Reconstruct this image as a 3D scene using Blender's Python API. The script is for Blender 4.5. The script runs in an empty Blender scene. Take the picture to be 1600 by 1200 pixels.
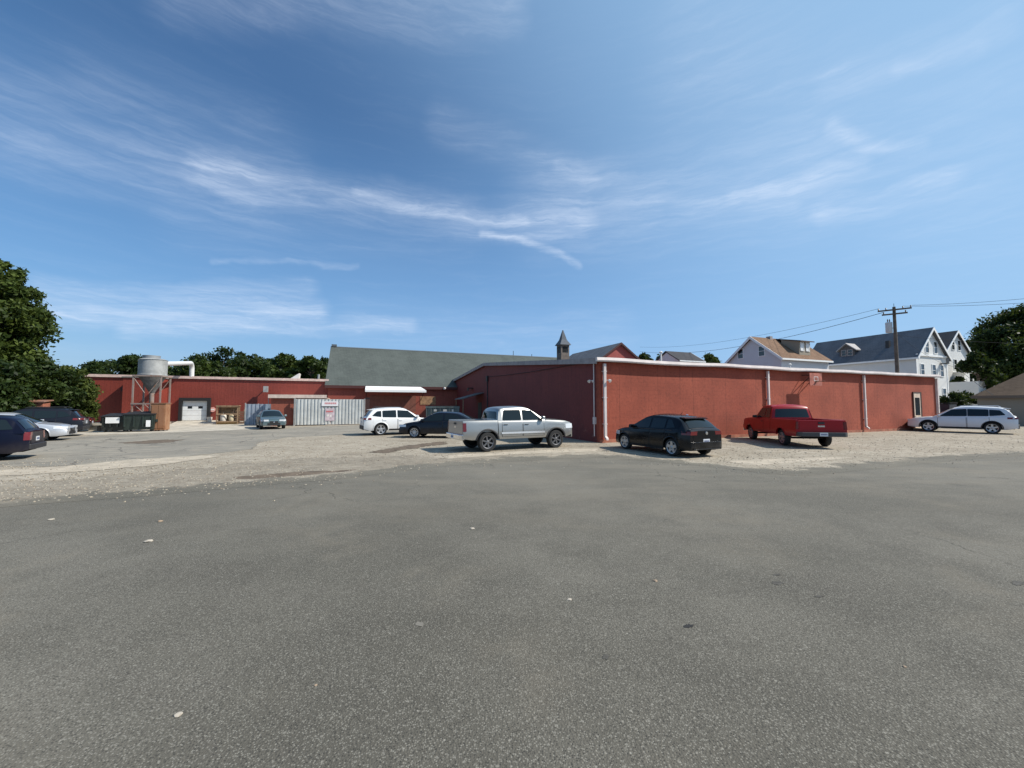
import bpy, bmesh, math, random
import numpy as np
from mathutils import Vector, Matrix
R = math.radians
scene = bpy.context.scene
C = scene.collection
random.seed(7)

# ------------------------------------------------------------------ camera
EYE = 1.85
F = 620.0                       # focal length in pixels of a 1600 px wide picture
PITCH = math.atan(33.0 / F)
cam_d = bpy.data.cameras.new('camera')
cam = bpy.data.objects.new('camera', cam_d); C.objects.link(cam)
cam_d.sensor_width = 36.0
cam_d.lens = F / 1600.0 * 36.0
cam_d.clip_start = 0.05; cam_d.clip_end = 3000.0
cam.location = (0, 0, EYE)
cam.rotation_euler = (math.pi / 2 + PITCH, 0, 0)
scene.camera = cam
scene.view_settings.view_transform = 'Standard'
scene.view_settings.look = 'None'
scene.view_settings.exposure = 0.22
scene.view_settings.gamma = 1.0
scene.cycles.max_bounces = 6
scene.cycles.transparent_max_bounces = 8

# ------------------------------------------------------------------ sun and sky
SUN_EL, SUN_AZ = 44.0, -5.0     # elevation; angle from +X towards +Y
sd = bpy.data.lights.new('sun', 'SUN'); sd.energy = 5.0; sd.angle = R(0.55); sd.color = (1.0, 0.94, 0.85)
so = bpy.data.objects.new('sun', sd); C.objects.link(so)
sv = Vector((math.cos(R(SUN_EL)) * math.cos(R(SUN_AZ)), math.cos(R(SUN_EL)) * math.sin(R(SUN_AZ)), math.sin(R(SUN_EL))))
so.rotation_euler = sv.to_track_quat('Z', 'Y').to_euler()
so.location = sv * 60


class NT:
    """small helper for node graphs"""
    def __init__(s, tree):
        s.t = tree
    def n(s, kind, **kw):
        nd = s.t.nodes.new(kind)
        for k, v in kw.items():
            setattr(nd, k, v)
        return nd
    def put(s, sock, v):
        if isinstance(v, bpy.types.NodeSocket):
            s.t.links.new(v, sock)
        elif v is not None:
            if isinstance(v, (tuple, list)) and len(v) == 3 and sock.type == 'RGBA':
                v = (*v, 1)
            sock.default_value = v
    def m(s, op, a, b=None, c=None, clamp=False):
        nd = s.n('ShaderNodeMath', operation=op, use_clamp=clamp)
        s.put(nd.inputs[0], a); s.put(nd.inputs[1], b) if b is not None else None
        if c is not None: s.put(nd.inputs[2], c)
        return nd.outputs[0]
    def vm(s, op, a, b=None, sc=None):
        nd = s.n('ShaderNodeVectorMath', operation=op)
        s.put(nd.inputs[0], a)
        if b is not None: s.put(nd.inputs[1], b)
        if sc is not None: s.put(nd.inputs['Scale'], sc)
        return nd.outputs['Value'] if op in ('DOT_PRODUCT', 'LENGTH') else nd.outputs['Vector']
    def noise(s, vec, scale, detail=3, rough=0.55, dist=0.0, col=False):
        nd = s.n('ShaderNodeTexNoise'); s.put(nd.inputs['Vector'], vec)
        nd.inputs['Scale'].default_value = scale; nd.inputs['Detail'].default_value = detail
        nd.inputs['Roughness'].default_value = rough; nd.inputs['Distortion'].default_value = dist
        return nd.outputs['Color'] if col else nd.outputs[0]
    def vor(s, vec, scale, feature='F1', out='Distance'):
        nd = s.n('ShaderNodeTexVoronoi', feature=feature); s.put(nd.inputs['Vector'], vec)
        nd.inputs['Scale'].default_value = scale
        return nd.outputs[out]
    def ramp(s, v, a, b, lo=0.0, hi=1.0, smooth=True):
        nd = s.n('ShaderNodeMapRange'); nd.interpolation_type = 'SMOOTHSTEP' if smooth else 'LINEAR'
        s.put(nd.inputs['Value'], v)
        nd.inputs['From Min'].default_value = a; nd.inputs['From Max'].default_value = b
        nd.inputs['To Min'].default_value = lo; nd.inputs['To Max'].default_value = hi
        return nd.outputs[0]
    def mix(s, f, a, b, blend='MIX'):
        nd = s.n('ShaderNodeMix', data_type='RGBA', blend_type=blend)
        s.put(nd.inputs[0], f); s.put(nd.inputs[6], a); s.put(nd.inputs[7], b)
        return nd.outputs[2]
    def mapping(s, vec, scale=(1, 1, 1), rot=(0, 0, 0), loc=(0, 0, 0)):
        nd = s.n('ShaderNodeMapping'); s.put(nd.inputs['Vector'], vec)
        nd.inputs['Scale'].default_value = scale; nd.inputs['Rotation'].default_value = rot
        nd.inputs['Location'].default_value = loc
        return nd.outputs[0]


def pix_dir(px, py):
    u = (px - 800) / F; w = (600 - py) / F
    return Vector((u, math.cos(PITCH) - w * math.sin(PITCH), math.sin(PITCH) + w * math.cos(PITCH)))

def gp(px, py, z=0.0):
    """point of the photo's pixel on the level z"""
    d = pix_dir(px, py); k = (z - EYE) / d.z
    return Vector((d.x * k, d.y * k, z))

def dp(px, py, Y):
    """point seen at the pixel, Y metres out"""
    d = pix_dir(px, py); k = Y / d.y
    return Vector((d.x * k, Y, EYE + d.z * k))


world = bpy.data.worlds.new('World'); scene.world = world; world.use_nodes = True
wt = world.node_tree; wt.nodes.clear(); W_ = NT(wt)
tc = W_.n('ShaderNodeTexCoord')
sky = W_.n('ShaderNodeTexSky', sky_type='NISHITA')
sky.sun_disc = False; sky.sun_elevation = R(SUN_EL); sky.sun_rotation = R(90 - SUN_AZ)
sky.altitude = 0; sky.air_density = 1.1; sky.dust_density = 1.4; sky.ozone_density = 3.0
dirv = W_.vm('NORMALIZE', tc.outputs['Generated'])
sx = W_.n('ShaderNodeSeparateXYZ'); W_.put(sx.inputs[0], dirv)
az = W_.m('ARCTAN2', sx.outputs[0], sx.outputs[1])
el = W_.m('ARCSINE', sx.outputs[2])
ae = W_.n('ShaderNodeCombineXYZ'); W_.put(ae.inputs[0], az); W_.put(ae.inputs[1], el); ae.inputs[2].default_value = 0
ae = ae.outputs[0]
# cirrus: wispy streaks at fixed bearings of the sky, frayed by noise
elc = W_.m('MAXIMUM', sx.outputs[2], 0.04)
plane = W_.n('ShaderNodeCombineXYZ')
W_.put(plane.inputs[0], W_.m('DIVIDE', sx.outputs[0], elc)); W_.put(plane.inputs[1], W_.m('DIVIDE', sx.outputs[1], elc)); plane.inputs[2].default_value = 0.0
plane = plane.outputs[0]
wn = W_.vm('SUBTRACT', W_.noise(plane, 1.4, 4, 0.6, col=True), (0.5, 0.5, 0.5))
wn2 = W_.vm('SUBTRACT', W_.noise(ae, 7.0, 4, 0.65, col=True), (0.5, 0.5, 0.5))
warp = W_.vm('ADD', W_.vm('ADD', ae, W_.vm('SCALE', wn2, sc=0.032)), W_.vm('SCALE', wn, sc=0.02))
fib = W_.noise(W_.mapping(plane, scale=(0.9, 4.2, 1), rot=(0, 0, R(24))), 1.6, 6, 0.68, 0.5)
fib2 = W_.noise(W_.mapping(warp, scale=(1.7, 17, 1), rot=(0, 0, R(13))), 2.6, 8, 0.7, 0.45)
def ang(px, py):
    d = pix_dir(px, py).normalized(); return (math.atan2(d.x, d.y), math.asin(d.z))
streaks = [  # polyline in the photograph, width px, strength
    ([(-80, 165), (180, 195), (400, 262)], 62, 0.24), ([(60, 245), (240, 262), (380, 285)], 34, 0.20),
    ([(320, 262), (470, 298), (600, 312), (760, 348), (905, 340)], 20, 0.42),
    ([(560, 298), (700, 330), (820, 345)], 7, 0.40),
    ([(300, 330), (520, 345), (700, 352)], 40, 0.14),
    ([(752, 358), (812, 372), (858, 390), (905, 414)], 4.5, 0.7),
    ([(690, 190), (850, 255), (960, 290), (1020, 315)], 20, 0.22), ([(868, 262), (930, 276)], 7, 0.35),
    ([(860, 330), (1050, 312), (1240, 302)], 52, 0.38), ([(1150, 304), (1240, 285), (1345, 256)], 9, 0.45),
    ([(1290, 330), (1370, 312), (1480, 284)], 15, 0.42), ([(1060, 320), (1240, 312)], 12, 0.25),
    ([(1300, 200), (1350, 226), (1390, 236), (1440, 226)], 8, 0.5),
    ([(1100, 100), (1200, 160), (1320, 212), (1500, 200)], 70, 0.22),
    ([(1300, 120), (1420, 90), (1560, 40)], 20, 0.25), ([(1400, 110), (1530, 76)], 8, 0.25),
    ([(60, 492), (260, 494), (500, 486)], 14, 0.85), ([(70, 452), (300, 462), (480, 452)], 14, 0.6), ([(200, 516), (430, 512), (640, 508)], 10, 0.55),
    ([(330, 408), (450, 408), (560, 413)], 3.5, 0.30),
    ([(260, 0), (520, 4), (800, 8)], 22, 0.30),
    ([(560, 500), (760, 520), (960, 516)], 26, 0.18), ([(1400, 330), (1660, 340)], 60, 0.15),
]
tot = None
for pts, wpx, st in streaks:
    mk = None
    for a, b in zip(pts[:-1], pts[1:]):
        A = ang(*a); B = ang(*b)
        cosw = 1.0 / math.sqrt(1 + ((a[0] + b[0]) / 2 - 800) ** 2 / F / F)
        wr = wpx / F * cosw
        dx, dy = B[0] - A[0], B[1] - A[1]; L2 = dx * dx + dy * dy
        pa = W_.vm('SUBTRACT', warp, (A[0], A[1], 0))
        t = W_.m('DIVIDE', W_.vm('DOT_PRODUCT', pa, (dx, dy, 0)), L2, clamp=True)
        dd = W_.vm('LENGTH', W_.vm('SUBTRACT', pa, W_.vm('SCALE', (dx, dy, 0), sc=t)))
        k = W_.ramp(dd, wr * 2.0, 0.0)
        mk = k if mk is None else W_.m('MAXIMUM', mk, k)
    mk = W_.m('MULTIPLY', mk, st)
    tot = mk if tot is None else W_.m('ADD', tot, mk)
fray = W_.m('MULTIPLY', W_.ramp(fib, 0.2, 0.8, 0.5, 1.1), W_.ramp(fib2, 0.28, 0.75, 0.35, 1.25))
veil = W_.m('MULTIPLY', W_.ramp(fib2, 0.45, 0.85), W_.ramp(el, 0.05, 0.5, 0.14, 0.05))
cl = W_.m('ADD', W_.m('MULTIPLY', tot, fray), veil, clamp=True)
cl = W_.m('MULTIPLY', cl, W_.ramp(el, -0.01, 0.06))
hs = W_.n('ShaderNodeHueSaturation'); hs.inputs['Saturation'].default_value = 1.42; hs.inputs['Value'].default_value = 1.0
W_.put(hs.inputs['Color'], sky.outputs[0])
hz = W_.ramp(el, 0.62, -0.02, 0.0, 0.92, smooth=False)                                    # pale band of air over the horizon
lee = W_.ramp(W_.vm('DOT_PRODUCT', dirv, (sv[0], sv[1], 0)), -0.70, 0.0, 0.68, 1.0)
skyh = W_.mix(W_.m('MULTIPLY', W_.m('POWER', hz, 1.3), lee), hs.outputs[0], (2.2, 4.5, 8.2))
side = W_.ramp(W_.vm('DOT_PRODUCT', dirv, tuple(sv)), 0.05, 0.95)                         # brighter air towards the sun
skyh = W_.mix(W_.m('MULTIPLY', side, 0.85), skyh, (2.9, 5.1, 7.6))
skyc = W_.mix(W_.m('ADD', W_.m('MULTIPLY', cl, 0.56), 0.075), skyh, (7.0, 7.9, 9.4))
bg = W_.n('ShaderNodeBackground'); W_.put(bg.inputs[0], skyc); bg.inputs[1].default_value = 0.098
wo = W_.n('ShaderNodeOutputWorld'); wt.links.new(bg.outputs[0], wo.inputs[0])

# ------------------------------------------------------------------ materials
MATS = {}
def mat(name, col, rough=0.6, metal=0.0, var=0.0, vscale=3.0, bump=0.0, bscale=20.0, coat=0.0, spec=0.5, fn=None, emit=None):
    if name in MATS: return MATS[name]
    m = bpy.data.materials.new(name); m.use_nodes = True
    t = m.node_tree; n = NT(t); b = t.nodes['Principled BSDF']
    co = n.n('ShaderNodeTexCoord').outputs['Object']
    c = col
    if var > 0:
        f = n.ramp(n.noise(co, vscale, 5, 0.6), 0.3, 0.7)
        c = n.mix(f, tuple(x * (1 - var) for x in col), tuple(min(1, x * (1 + var)) for x in col))
    if fn: c = fn(n, co, c, b) or c
    n.put(b.inputs['Base Color'], c)
    if not b.inputs['Roughness'].is_linked: b.inputs['Roughness'].default_value = rough
    b.inputs['Metallic'].default_value = metal
    b.inputs['Coat Weight'].default_value = coat; b.inputs['Coat Roughness'].default_value = 0.06
    b.inputs['Specular IOR Level'].default_value = spec
    if bump > 0:
        bp = n.n('ShaderNodeBump'); bp.inputs['Strength'].default_value = bump; bp.inputs['Distance'].default_value = 0.02
        n.put(bp.inputs['Height'], n.noise(co, bscale, 4, 0.6)); n.put(b.inputs['Normal'], bp.outputs[0])
    MATS[name] = m
    return m

def sep(n, co):
    s = n.n('ShaderNodeSeparateXYZ'); n.put(s.inputs[0], co); return s.outputs

def asphalt_fn(n, co, c, b):
    big = n.noise(co, 0.16, 5, 0.6); mid = n.noise(co, 1.1, 5, 0.62); bn = n.noise(co, 0.45, 3, 0.5, 0.4)
    base = n.mix(n.ramp(big, 0.36, 0.64), (0.094, 0.087, 0.070), (0.146, 0.135, 0.110))
    base = n.mix(n.ramp(mid, 0.4, 0.72, 0, .6), base, (0.080, 0.074, 0.060))
    # aggregate: pale chips and dark pits of several sizes
    ch = n.vor(co, 95.0, out='Color'); chs = sep(n, ch)[0]; d1 = n.vor(co, 95.0)
    chip = n.m('MULTIPLY', n.ramp(chs, 0.45, 0.95), n.ramp(d1, 0.6, 0.25))
    base = n.mix(n.m('MULTIPLY', chip, 0.7), base, (0.30, 0.285, 0.24))
    pit = n.m('MULTIPLY', n.ramp(chs, 0.34, 0.1), n.ramp(d1, 0.6, 0.3))
    base = n.mix(n.m('MULTIPLY', pit, 0.75), base, (0.035, 0.034, 0.03))
    c2 = n.vor(co, 38.0, out='Color'); c2s = sep(n, c2)[1]; d2 = n.vor(co, 38.0)
    chip2 = n.m('MULTIPLY', n.ramp(c2s, 0.88, 0.97), n.ramp(d2, 0.42, 0.2))
    base = n.mix(n.m('MULTIPLY', chip2, 0.45), base, (0.34, 0.32, 0.27))
    # tan dust patches that lie about
    dust = n.m('MULTIPLY', n.ramp(bn, 0.50, 0.68), n.ramp(n.noise(co, 3.0, 5, 0.65), 0.3, 0.65))
    base = n.mix(n.m('MULTIPLY', dust, 0.34), base, (0.205, 0.178, 0.135))
    far = n.ramp(sep(n, co)[1], 4.0, 13.0)                     # distance mask: tracked-in tan dust plus painted grazing brightness
    grit_sheen = n.m('MULTIPLY', far, n.ramp(n.noise(n.mapping(co, scale=(.35, 1.2, 1)), 0.8, 5, 0.65), 0.42, 0.66))
    base = n.mix(n.m('MULTIPLY', grit_sheen, 0.5), base, (0.225, 0.195, 0.148))
    base = n.mix(n.m('MULTIPLY', far, 0.34), base, (0.205, 0.193, 0.160))  # even paling with distance: the lighter grazing look put into the colour
    wob = n.vm('ADD', co, n.vm('SCALE', n.noise(co, 0.9, 4, 0.6, col=True), sc=1.3))
    ck = n.m('MULTIPLY', n.ramp(n.vor(wob, 0.16, 'DISTANCE_TO_EDGE'), 0.0030, 0.0012), n.ramp(n.noise(co, .3, 2), .5, .62))
    base = n.mix(n.m('MULTIPLY', ck, 0.55), base, (0.035, 0.032, 0.028))
    oil = n.ramp(n.noise(co, 0.7, 2, 0.4, 0.8), 0.70, 0.80)
    base = n.mix(n.m('MULTIPLY', oil, 0.3), base, (0.05, 0.048, 0.045))
    bp = n.n('ShaderNodeBump'); bp.inputs['Strength'].default_value = 0.55; bp.inputs['Distance'].default_value = 0.006
    n.put(bp.inputs['Height'], d1); n.put(b.inputs['Normal'], bp.outputs[0])
    return base

def gravel_fn(n, co, c, b):
    big = n.noise(co, 0.35, 5, 0.6); mid = n.noise(co, 2.2, 5, 0.65)
    base = n.mix(n.ramp(big, 0.3, 0.7), (0.275, 0.242, 0.188), (0.38, 0.338, 0.268))
    base = n.mix(n.ramp(mid, 0.40, 0.68, 0.0, 0.75), base, (0.235, 0.195, 0.142))
    sm = n.noise(co, 6.5, 6, 0.72); base = n.mix(n.ramp(sm, .48, .66, 0, .8), base, (0.195, 0.158, 0.118))
    base = n.mix(n.ramp(n.noise(co, 4.0, 5, 0.7), .54, .70, 0, .6), base, (0.46, 0.40, 0.32))
    v = n.vor(co, 30.0, out='Color'); vs = sep(n, v); d = n.vor(co, 30.0)
    st = n.m('MULTIPLY', n.ramp(vs[0], 0.45, 0.75), n.ramp(d, 0.6, 0.25))
    base = n.mix(n.m('MULTIPLY', st, 0.5), base, (0.58, 0.53, 0.44))
    dk = n.m('MULTIPLY', n.ramp(vs[0], 0.38, 0.12), n.ramp(d, 0.65, 0.3))
    base = n.mix(n.m('MULTIPLY', dk, 0.4), base, (0.13, 0.11, 0.085))
    dirt = n.ramp(n.noise(n.mapping(co, scale=(0.5, 1.3, 1)), 0.5, 4, 0.6, 0.5), 0.60, 0.72)
    base = n.mix(n.m('MULTIPLY', dirt, 0.5), base, (0.115, 0.09, 0.066))
    bp = n.n('ShaderNodeBump'); bp.inputs['Strength'].default_value = 0.3; bp.inputs['Distance'].default_value = 0.01
    n.put(bp.inputs['Height'], d); n.put(b.inputs['Normal'], bp.outputs[0])
    return base

def oldasphalt_fn(n, co, c, b):
    big = n.noise(co, 0.22, 5, 0.65); mid = n.noise(n.mapping(co, scale=(1, 2.2, 1)), 0.8, 5, 0.6)
    base = n.mix(n.ramp(big, 0.3, 0.7), (0.175, 0.163, 0.137), (0.265, 0.243, 0.20))
    base = n.mix(n.ramp(mid, 0.48, 0.70, 0, 0.8), base, (0.31, 0.272, 0.212))
    base = n.mix(n.ramp(mid, 0.38, 0.2, 0, 0.7), base, (0.11, 0.10, 0.085))
    v = n.vor(co, 60.0, out='Color'); vs = sep(n, v)
    base = n.mix(n.ramp(vs[0], 0.7, 0.95, 0, 0.4), base, (0.38, 0.35, 0.3))
    crack = n.ramp(n.vor(n.vm('ADD', co, n.vm('SCALE', n.noise(co, 1.5, 3, col=True), sc=0.6)), 0.35, 'DISTANCE_TO_EDGE'), 0.012, 0.004)
    base = n.mix(n.m('MULTIPLY', crack, 0.6), base, (0.06, 0.055, 0.05))
    return base

def wall_fn(dark, light, seam, rib=0.0, horiz=0.0, axis=0, stain=0.35):
    def fn(n, co, c, b):
        x, y, z = sep(n, co)
        a = (x, y)[axis]
        big = n.noise(co, 0.55, 5, 0.62); fine = n.noise(co, 7.0, 5, 0.65)
        str_ = n.noise(n.mapping(co, scale=(1, 1, 0.08)), 3.0, 4, 0.6)
        base = n.mix(n.ramp(big, 0.28, 0.72), dark, light)
        base = n.mix(n.ramp(fine, 0.42, 0.75, 0, 0.5), base, tuple(v * 0.55 for v in dark))
        pit = n.m('MULTIPLY', n.ramp(n.vor(co, 5.5), 0.22, 0.08), n.ramp(n.noise(co, 1.3, 3), .48, .6))
        blot = n.ramp(n.noise(co, 2.2, 8, 0.75), .50, .66, 0, .5); base = n.mix(blot, base, tuple(v * 0.6 for v in dark))
        base = n.mix(n.m('MULTIPLY', pit, 0.6), base, tuple(v * 0.35 for v in dark))
        drip = n.m('MULTIPLY', n.ramp(n.noise(n.mapping(co, scale=(2.2, 2.2, .06)), 2.0, 5, .65), .56, .7), n.ramp(z, 1.2, 4.0))
        base = n.mix(n.m('MULTIPLY', drip, stain), base, tuple(v * 0.42 for v in dark))
        base = n.mix(n.ramp(str_, 0.55, 0.78, 0, stain), base, tuple(v * 0.6 for v in dark))
        # worn, dusty foot of the wall and flaking paint
        flake = n.m('MULTIPLY', n.ramp(n.noise(co, 2.6, 6, 0.7), 0.60, 0.68), n.ramp(z, 1.6, 0.1))
        base = n.mix(n.m('MULTIPLY', flake, 0.35), base, (0.42, 0.27, 0.2))
        h = None
        if seam:
            fr = n.m('FRACT', n.m('DIVIDE', a, seam))
            sm = n.m('MULTIPLY', n.m('LESS_THAN', n.m('ABSOLUTE', n.m('SUBTRACT', fr, 0.5)), 0.012 / seam), 0.55)
            base = n.mix(sm, base, tuple(v * 0.35 for v in dark))
        if rib:
            fr = n.m('FRACT', n.m('DIVIDE', a, rib))
            h = n.m('ABSOLUTE', n.m('SUBTRACT', fr, 0.5))
            h = n.ramp(h, 0.30, 0.42)
        if horiz:
            bk = n.n('ShaderNodeTexBrick'); cb = n.n('ShaderNodeCombineXYZ'); n.put(cb.inputs[0], a); n.put(cb.inputs[1], z)
            n.put(bk.inputs['Vector'], cb.outputs[0]); bk.inputs['Scale'].default_value = 1.0
            bk.inputs['Brick Width'].default_value = 0.4; bk.inputs['Row Height'].default_value = horiz
            bk.inputs['Mortar Size'].default_value = 0.012; bk.inputs['Color1'].default_value = (1, 1, 1, 1)
            bk.inputs['Color2'].default_value = (0.86, 0.86, 0.86, 1); bk.inputs['Mortar'].default_value = (0.7, 0.7, 0.7, 1)
            base = n.mix(0.3, base, bk.outputs['Color'], 'MULTIPLY')
            h = n.m('MULTIPLY', n.m('SUBTRACT', 1.0, bk.outputs['Fac']), 0.4)
        bp = n.n('ShaderNodeBump'); bp.inputs['Strength'].default_value = 0.5
        bp.inputs['Distance'].default_value = 0.005 if rib else 0.006
        n.put(bp.inputs['Height'], n.m('ADD', h, n.m('MULTIPLY', fine, 0.25)) if h is not None else fine)
        n.put(b.inputs['Normal'], bp.outputs[0])
        return base
    return fn

def shingle_fn(a, bb):
    def fn(n, co, c, b):
        bk = n.n('ShaderNodeTexBrick'); x, y, z = sep(n, co)
        cb = n.n('ShaderNodeCombineXYZ'); n.put(cb.inputs[0], n.m('ADD', x, y)); n.put(cb.inputs[1], z)
        n.put(bk.inputs['Vector'], cb.outputs[0]); bk.inputs['Scale'].default_value = 1.0
        bk.inputs['Brick Width'].default_value = 0.33; bk.inputs['Row Height'].default_value = 0.11; bk.inputs['Mortar Size'].default_value = 0.008
        bk.inputs['Color1'].default_value = (*a, 1); bk.inputs['Color2'].default_value = (*bb, 1)
        bk.inputs['Mortar'].default_value = (*[v * 0.5 for v in a], 1)
        st = n.ramp(n.noise(n.mapping(co, scale=(1, 1, 0.3)), 0.6, 5, 0.6), 0.35, 0.7)
        return n.mix(n.m('MULTIPLY', st, 0.35), bk.outputs['Color'], tuple(v * 1.35 for v in bb))
    return fn

def siding_fn(col):
    def fn(n, co, c, b):
        x, y, z = sep(n, co)
        fr = n.m('FRACT', n.m('DIVIDE', z, 0.13))
        ln = n.ramp(fr, 0.14, 0.02)
        base = n.mix(n.m('MULTIPLY', ln, 0.4), col, tuple(v * 0.5 for v in col))
        base = n.mix(n.ramp(n.noise(co, 0.8, 5, 0.6), 0.5, 0.8, 0, 0.25), base, tuple(v * 0.72 for v in col))
        bp = n.n('ShaderNodeBump'); bp.inputs['Strength'].default_value = 0.5; bp.inputs['Distance'].default_value = 0.015
        n.put(bp.inputs['Height'], fr); n.put(b.inputs['Normal'], bp.outputs[0])
        return base
    return fn

def rust_fn(base_c, amt=0.5):
    def fn(n, co, c, b):
        r = n.ramp(n.noise(co, 1.7, 6, 0.68), 0.62 - amt * 0.3, 0.70)
        k = n.mix(n.noise(co, 9, 4), (0.16, 0.055, 0.022), (0.27, 0.12, 0.05))
        return n.mix(r, base_c, k)
    return fn

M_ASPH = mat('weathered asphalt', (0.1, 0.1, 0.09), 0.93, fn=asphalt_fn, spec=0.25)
def verge_fn(n, co, c, b):
    g = gravel_fn(n, co, c, b)
    k = n.ramp(n.noise(co, 0.9, 5, 0.65), 0.32, 0.68, 0.35, 0.95)
    k2 = n.ramp(n.noise(co, 5, 6, .72), .35, .65)
    return n.mix(n.m('MULTIPLY', k, .7), g, n.mix(k2, (0.115, 0.100, 0.077), (0.215, 0.190, 0.152)))
M_GRAV = mat('gravel', (0.3, 0.26, 0.2), 0.97, fn=gravel_fn, spec=0.15)
M_OLD = mat('old asphalt', (0.17, 0.16, 0.14), 0.95, fn=oldasphalt_fn, spec=0.2)
M_CONC = mat('concrete', (0.42, 0.38, 0.31), 0.9, var=0.22, vscale=1.2, bump=0.3)
M_DIRT = mat('dirt', (0.12, 0.09, 0.062), 0.97, var=0.3, vscale=3)
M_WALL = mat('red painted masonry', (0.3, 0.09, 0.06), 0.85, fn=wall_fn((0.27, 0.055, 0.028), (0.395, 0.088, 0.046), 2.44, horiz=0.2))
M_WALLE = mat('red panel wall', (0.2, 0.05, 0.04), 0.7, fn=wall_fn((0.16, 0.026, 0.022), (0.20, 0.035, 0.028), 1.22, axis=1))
M_DOCK = mat('red ribbed metal', (0.2, 0.04, 0.03), 0.6, fn=wall_fn((0.20, 0.034, 0.021), (0.25, 0.044, 0.028), 0, rib=0.3, stain=0.3))
M_RED2 = mat('red siding', (0.3, 0.06, 0.04), 0.75, fn=wall_fn((0.24, 0.055, 0.035), (0.30, 0.075, 0.048), 1.2))
M_WHITE = mat('white painted metal', (0.76, 0.71, 0.66), 0.5, var=0.08, vscale=2)
M_GUT = mat('gutter', (0.66, 0.58, 0.54), 0.5, var=0.12, vscale=1.5)
M_FASC = mat('grey fascia', (0.30, 0.27, 0.26), 0.7, var=0.15)
M_ROOFG = mat('grey shingles', (0.12, 0.125, 0.12), 0.95, fn=shingle_fn((0.075, 0.086, 0.079), (0.092, 0.104, 0.094)), spec=0.2)
M_ROOFD = mat('slate grey shingles', (0.1, 0.11, 0.12), 0.95, fn=shingle_fn((0.105, 0.115, 0.13), (0.135, 0.145, 0.16)), spec=0.2)
M_ROOFB = mat('brown shingles', (0.25, 0.14, 0.08), 0.95, fn=shingle_fn((0.155, 0.094, 0.060), (0.215, 0.135, 0.088)), spec=0.2)
M_ROOFK = mat('dark shingles', (0.03, 0.03, 0.035), 0.9, fn=shingle_fn((0.03, 0.03, 0.034), (0.042, 0.042, 0.048)))
M_ROOFT = mat('tan brown shingles', (0.13, 0.09, 0.06), 0.95, fn=shingle_fn((0.115, 0.078, 0.052), (0.15, 0.104, 0.07)), spec=0.2)
M_FLAT = mat('flat roof membrane', (0.2, 0.19, 0.18), 0.9, var=0.2, vscale=0.5)
M_SIDW = mat('white siding', (0.8, 0.8, 0.78), 0.7, fn=siding_fn((0.69, 0.69, 0.665)))
M_SIDG = mat('pale grey siding', (0.6, 0.6, 0.6), 0.7, fn=siding_fn((0.62, 0.62, 0.63)))
M_SIDT = mat('beige siding', (0.3, 0.25, 0.18), 0.8, fn=siding_fn((0.31, 0.27, 0.205)))
M_PANE = mat('window glass', (0.02, 0.025, 0.03), 0.08, spec=0.8)
M_TRIM = mat('white trim', (0.8, 0.8, 0.78), 0.5, var=0.05)
M_BLACK = mat('black rubber', (0.012, 0.012, 0.013), 0.7)
M_DARK = mat('dark metal', (0.03, 0.03, 0.032), 0.5, metal=0.3)
M_GALV = mat('galvanized steel', (0.33, 0.335, 0.325), 0.6, metal=0.2, var=0.18, vscale=2.5)
M_RUST = mat('rusty steel', (0.2, 0.09, 0.05), 0.85, fn=rust_fn((0.22, 0.12, 0.09), 0.7))
M_RUSTG = mat('rust streaked grey steel', (0.3, 0.3, 0.3), 0.7, fn=rust_fn((0.24, 0.19, 0.165), 0.45))
M_WOOD = mat('weathered wood', (0.26, 0.17, 0.1), 0.85, var=0.3, vscale=4)
M_POLE = mat('pole wood', (0.13, 0.1, 0.075), 0.9, var=0.3, vscale=3, bump=0.3)
M_BARK = mat('bark', (0.09, 0.068, 0.05), 0.95, var=0.3, vscale=4, bump=0.6, bscale=12)
M_PLAST = mat('pale plastic', (0.62, 0.57, 0.5), 0.5, var=0.1)
M_TEALM = mat('container paint', (0.24, 0.29, 0.33), 0.55, var=0.15, vscale=1.5)

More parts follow.
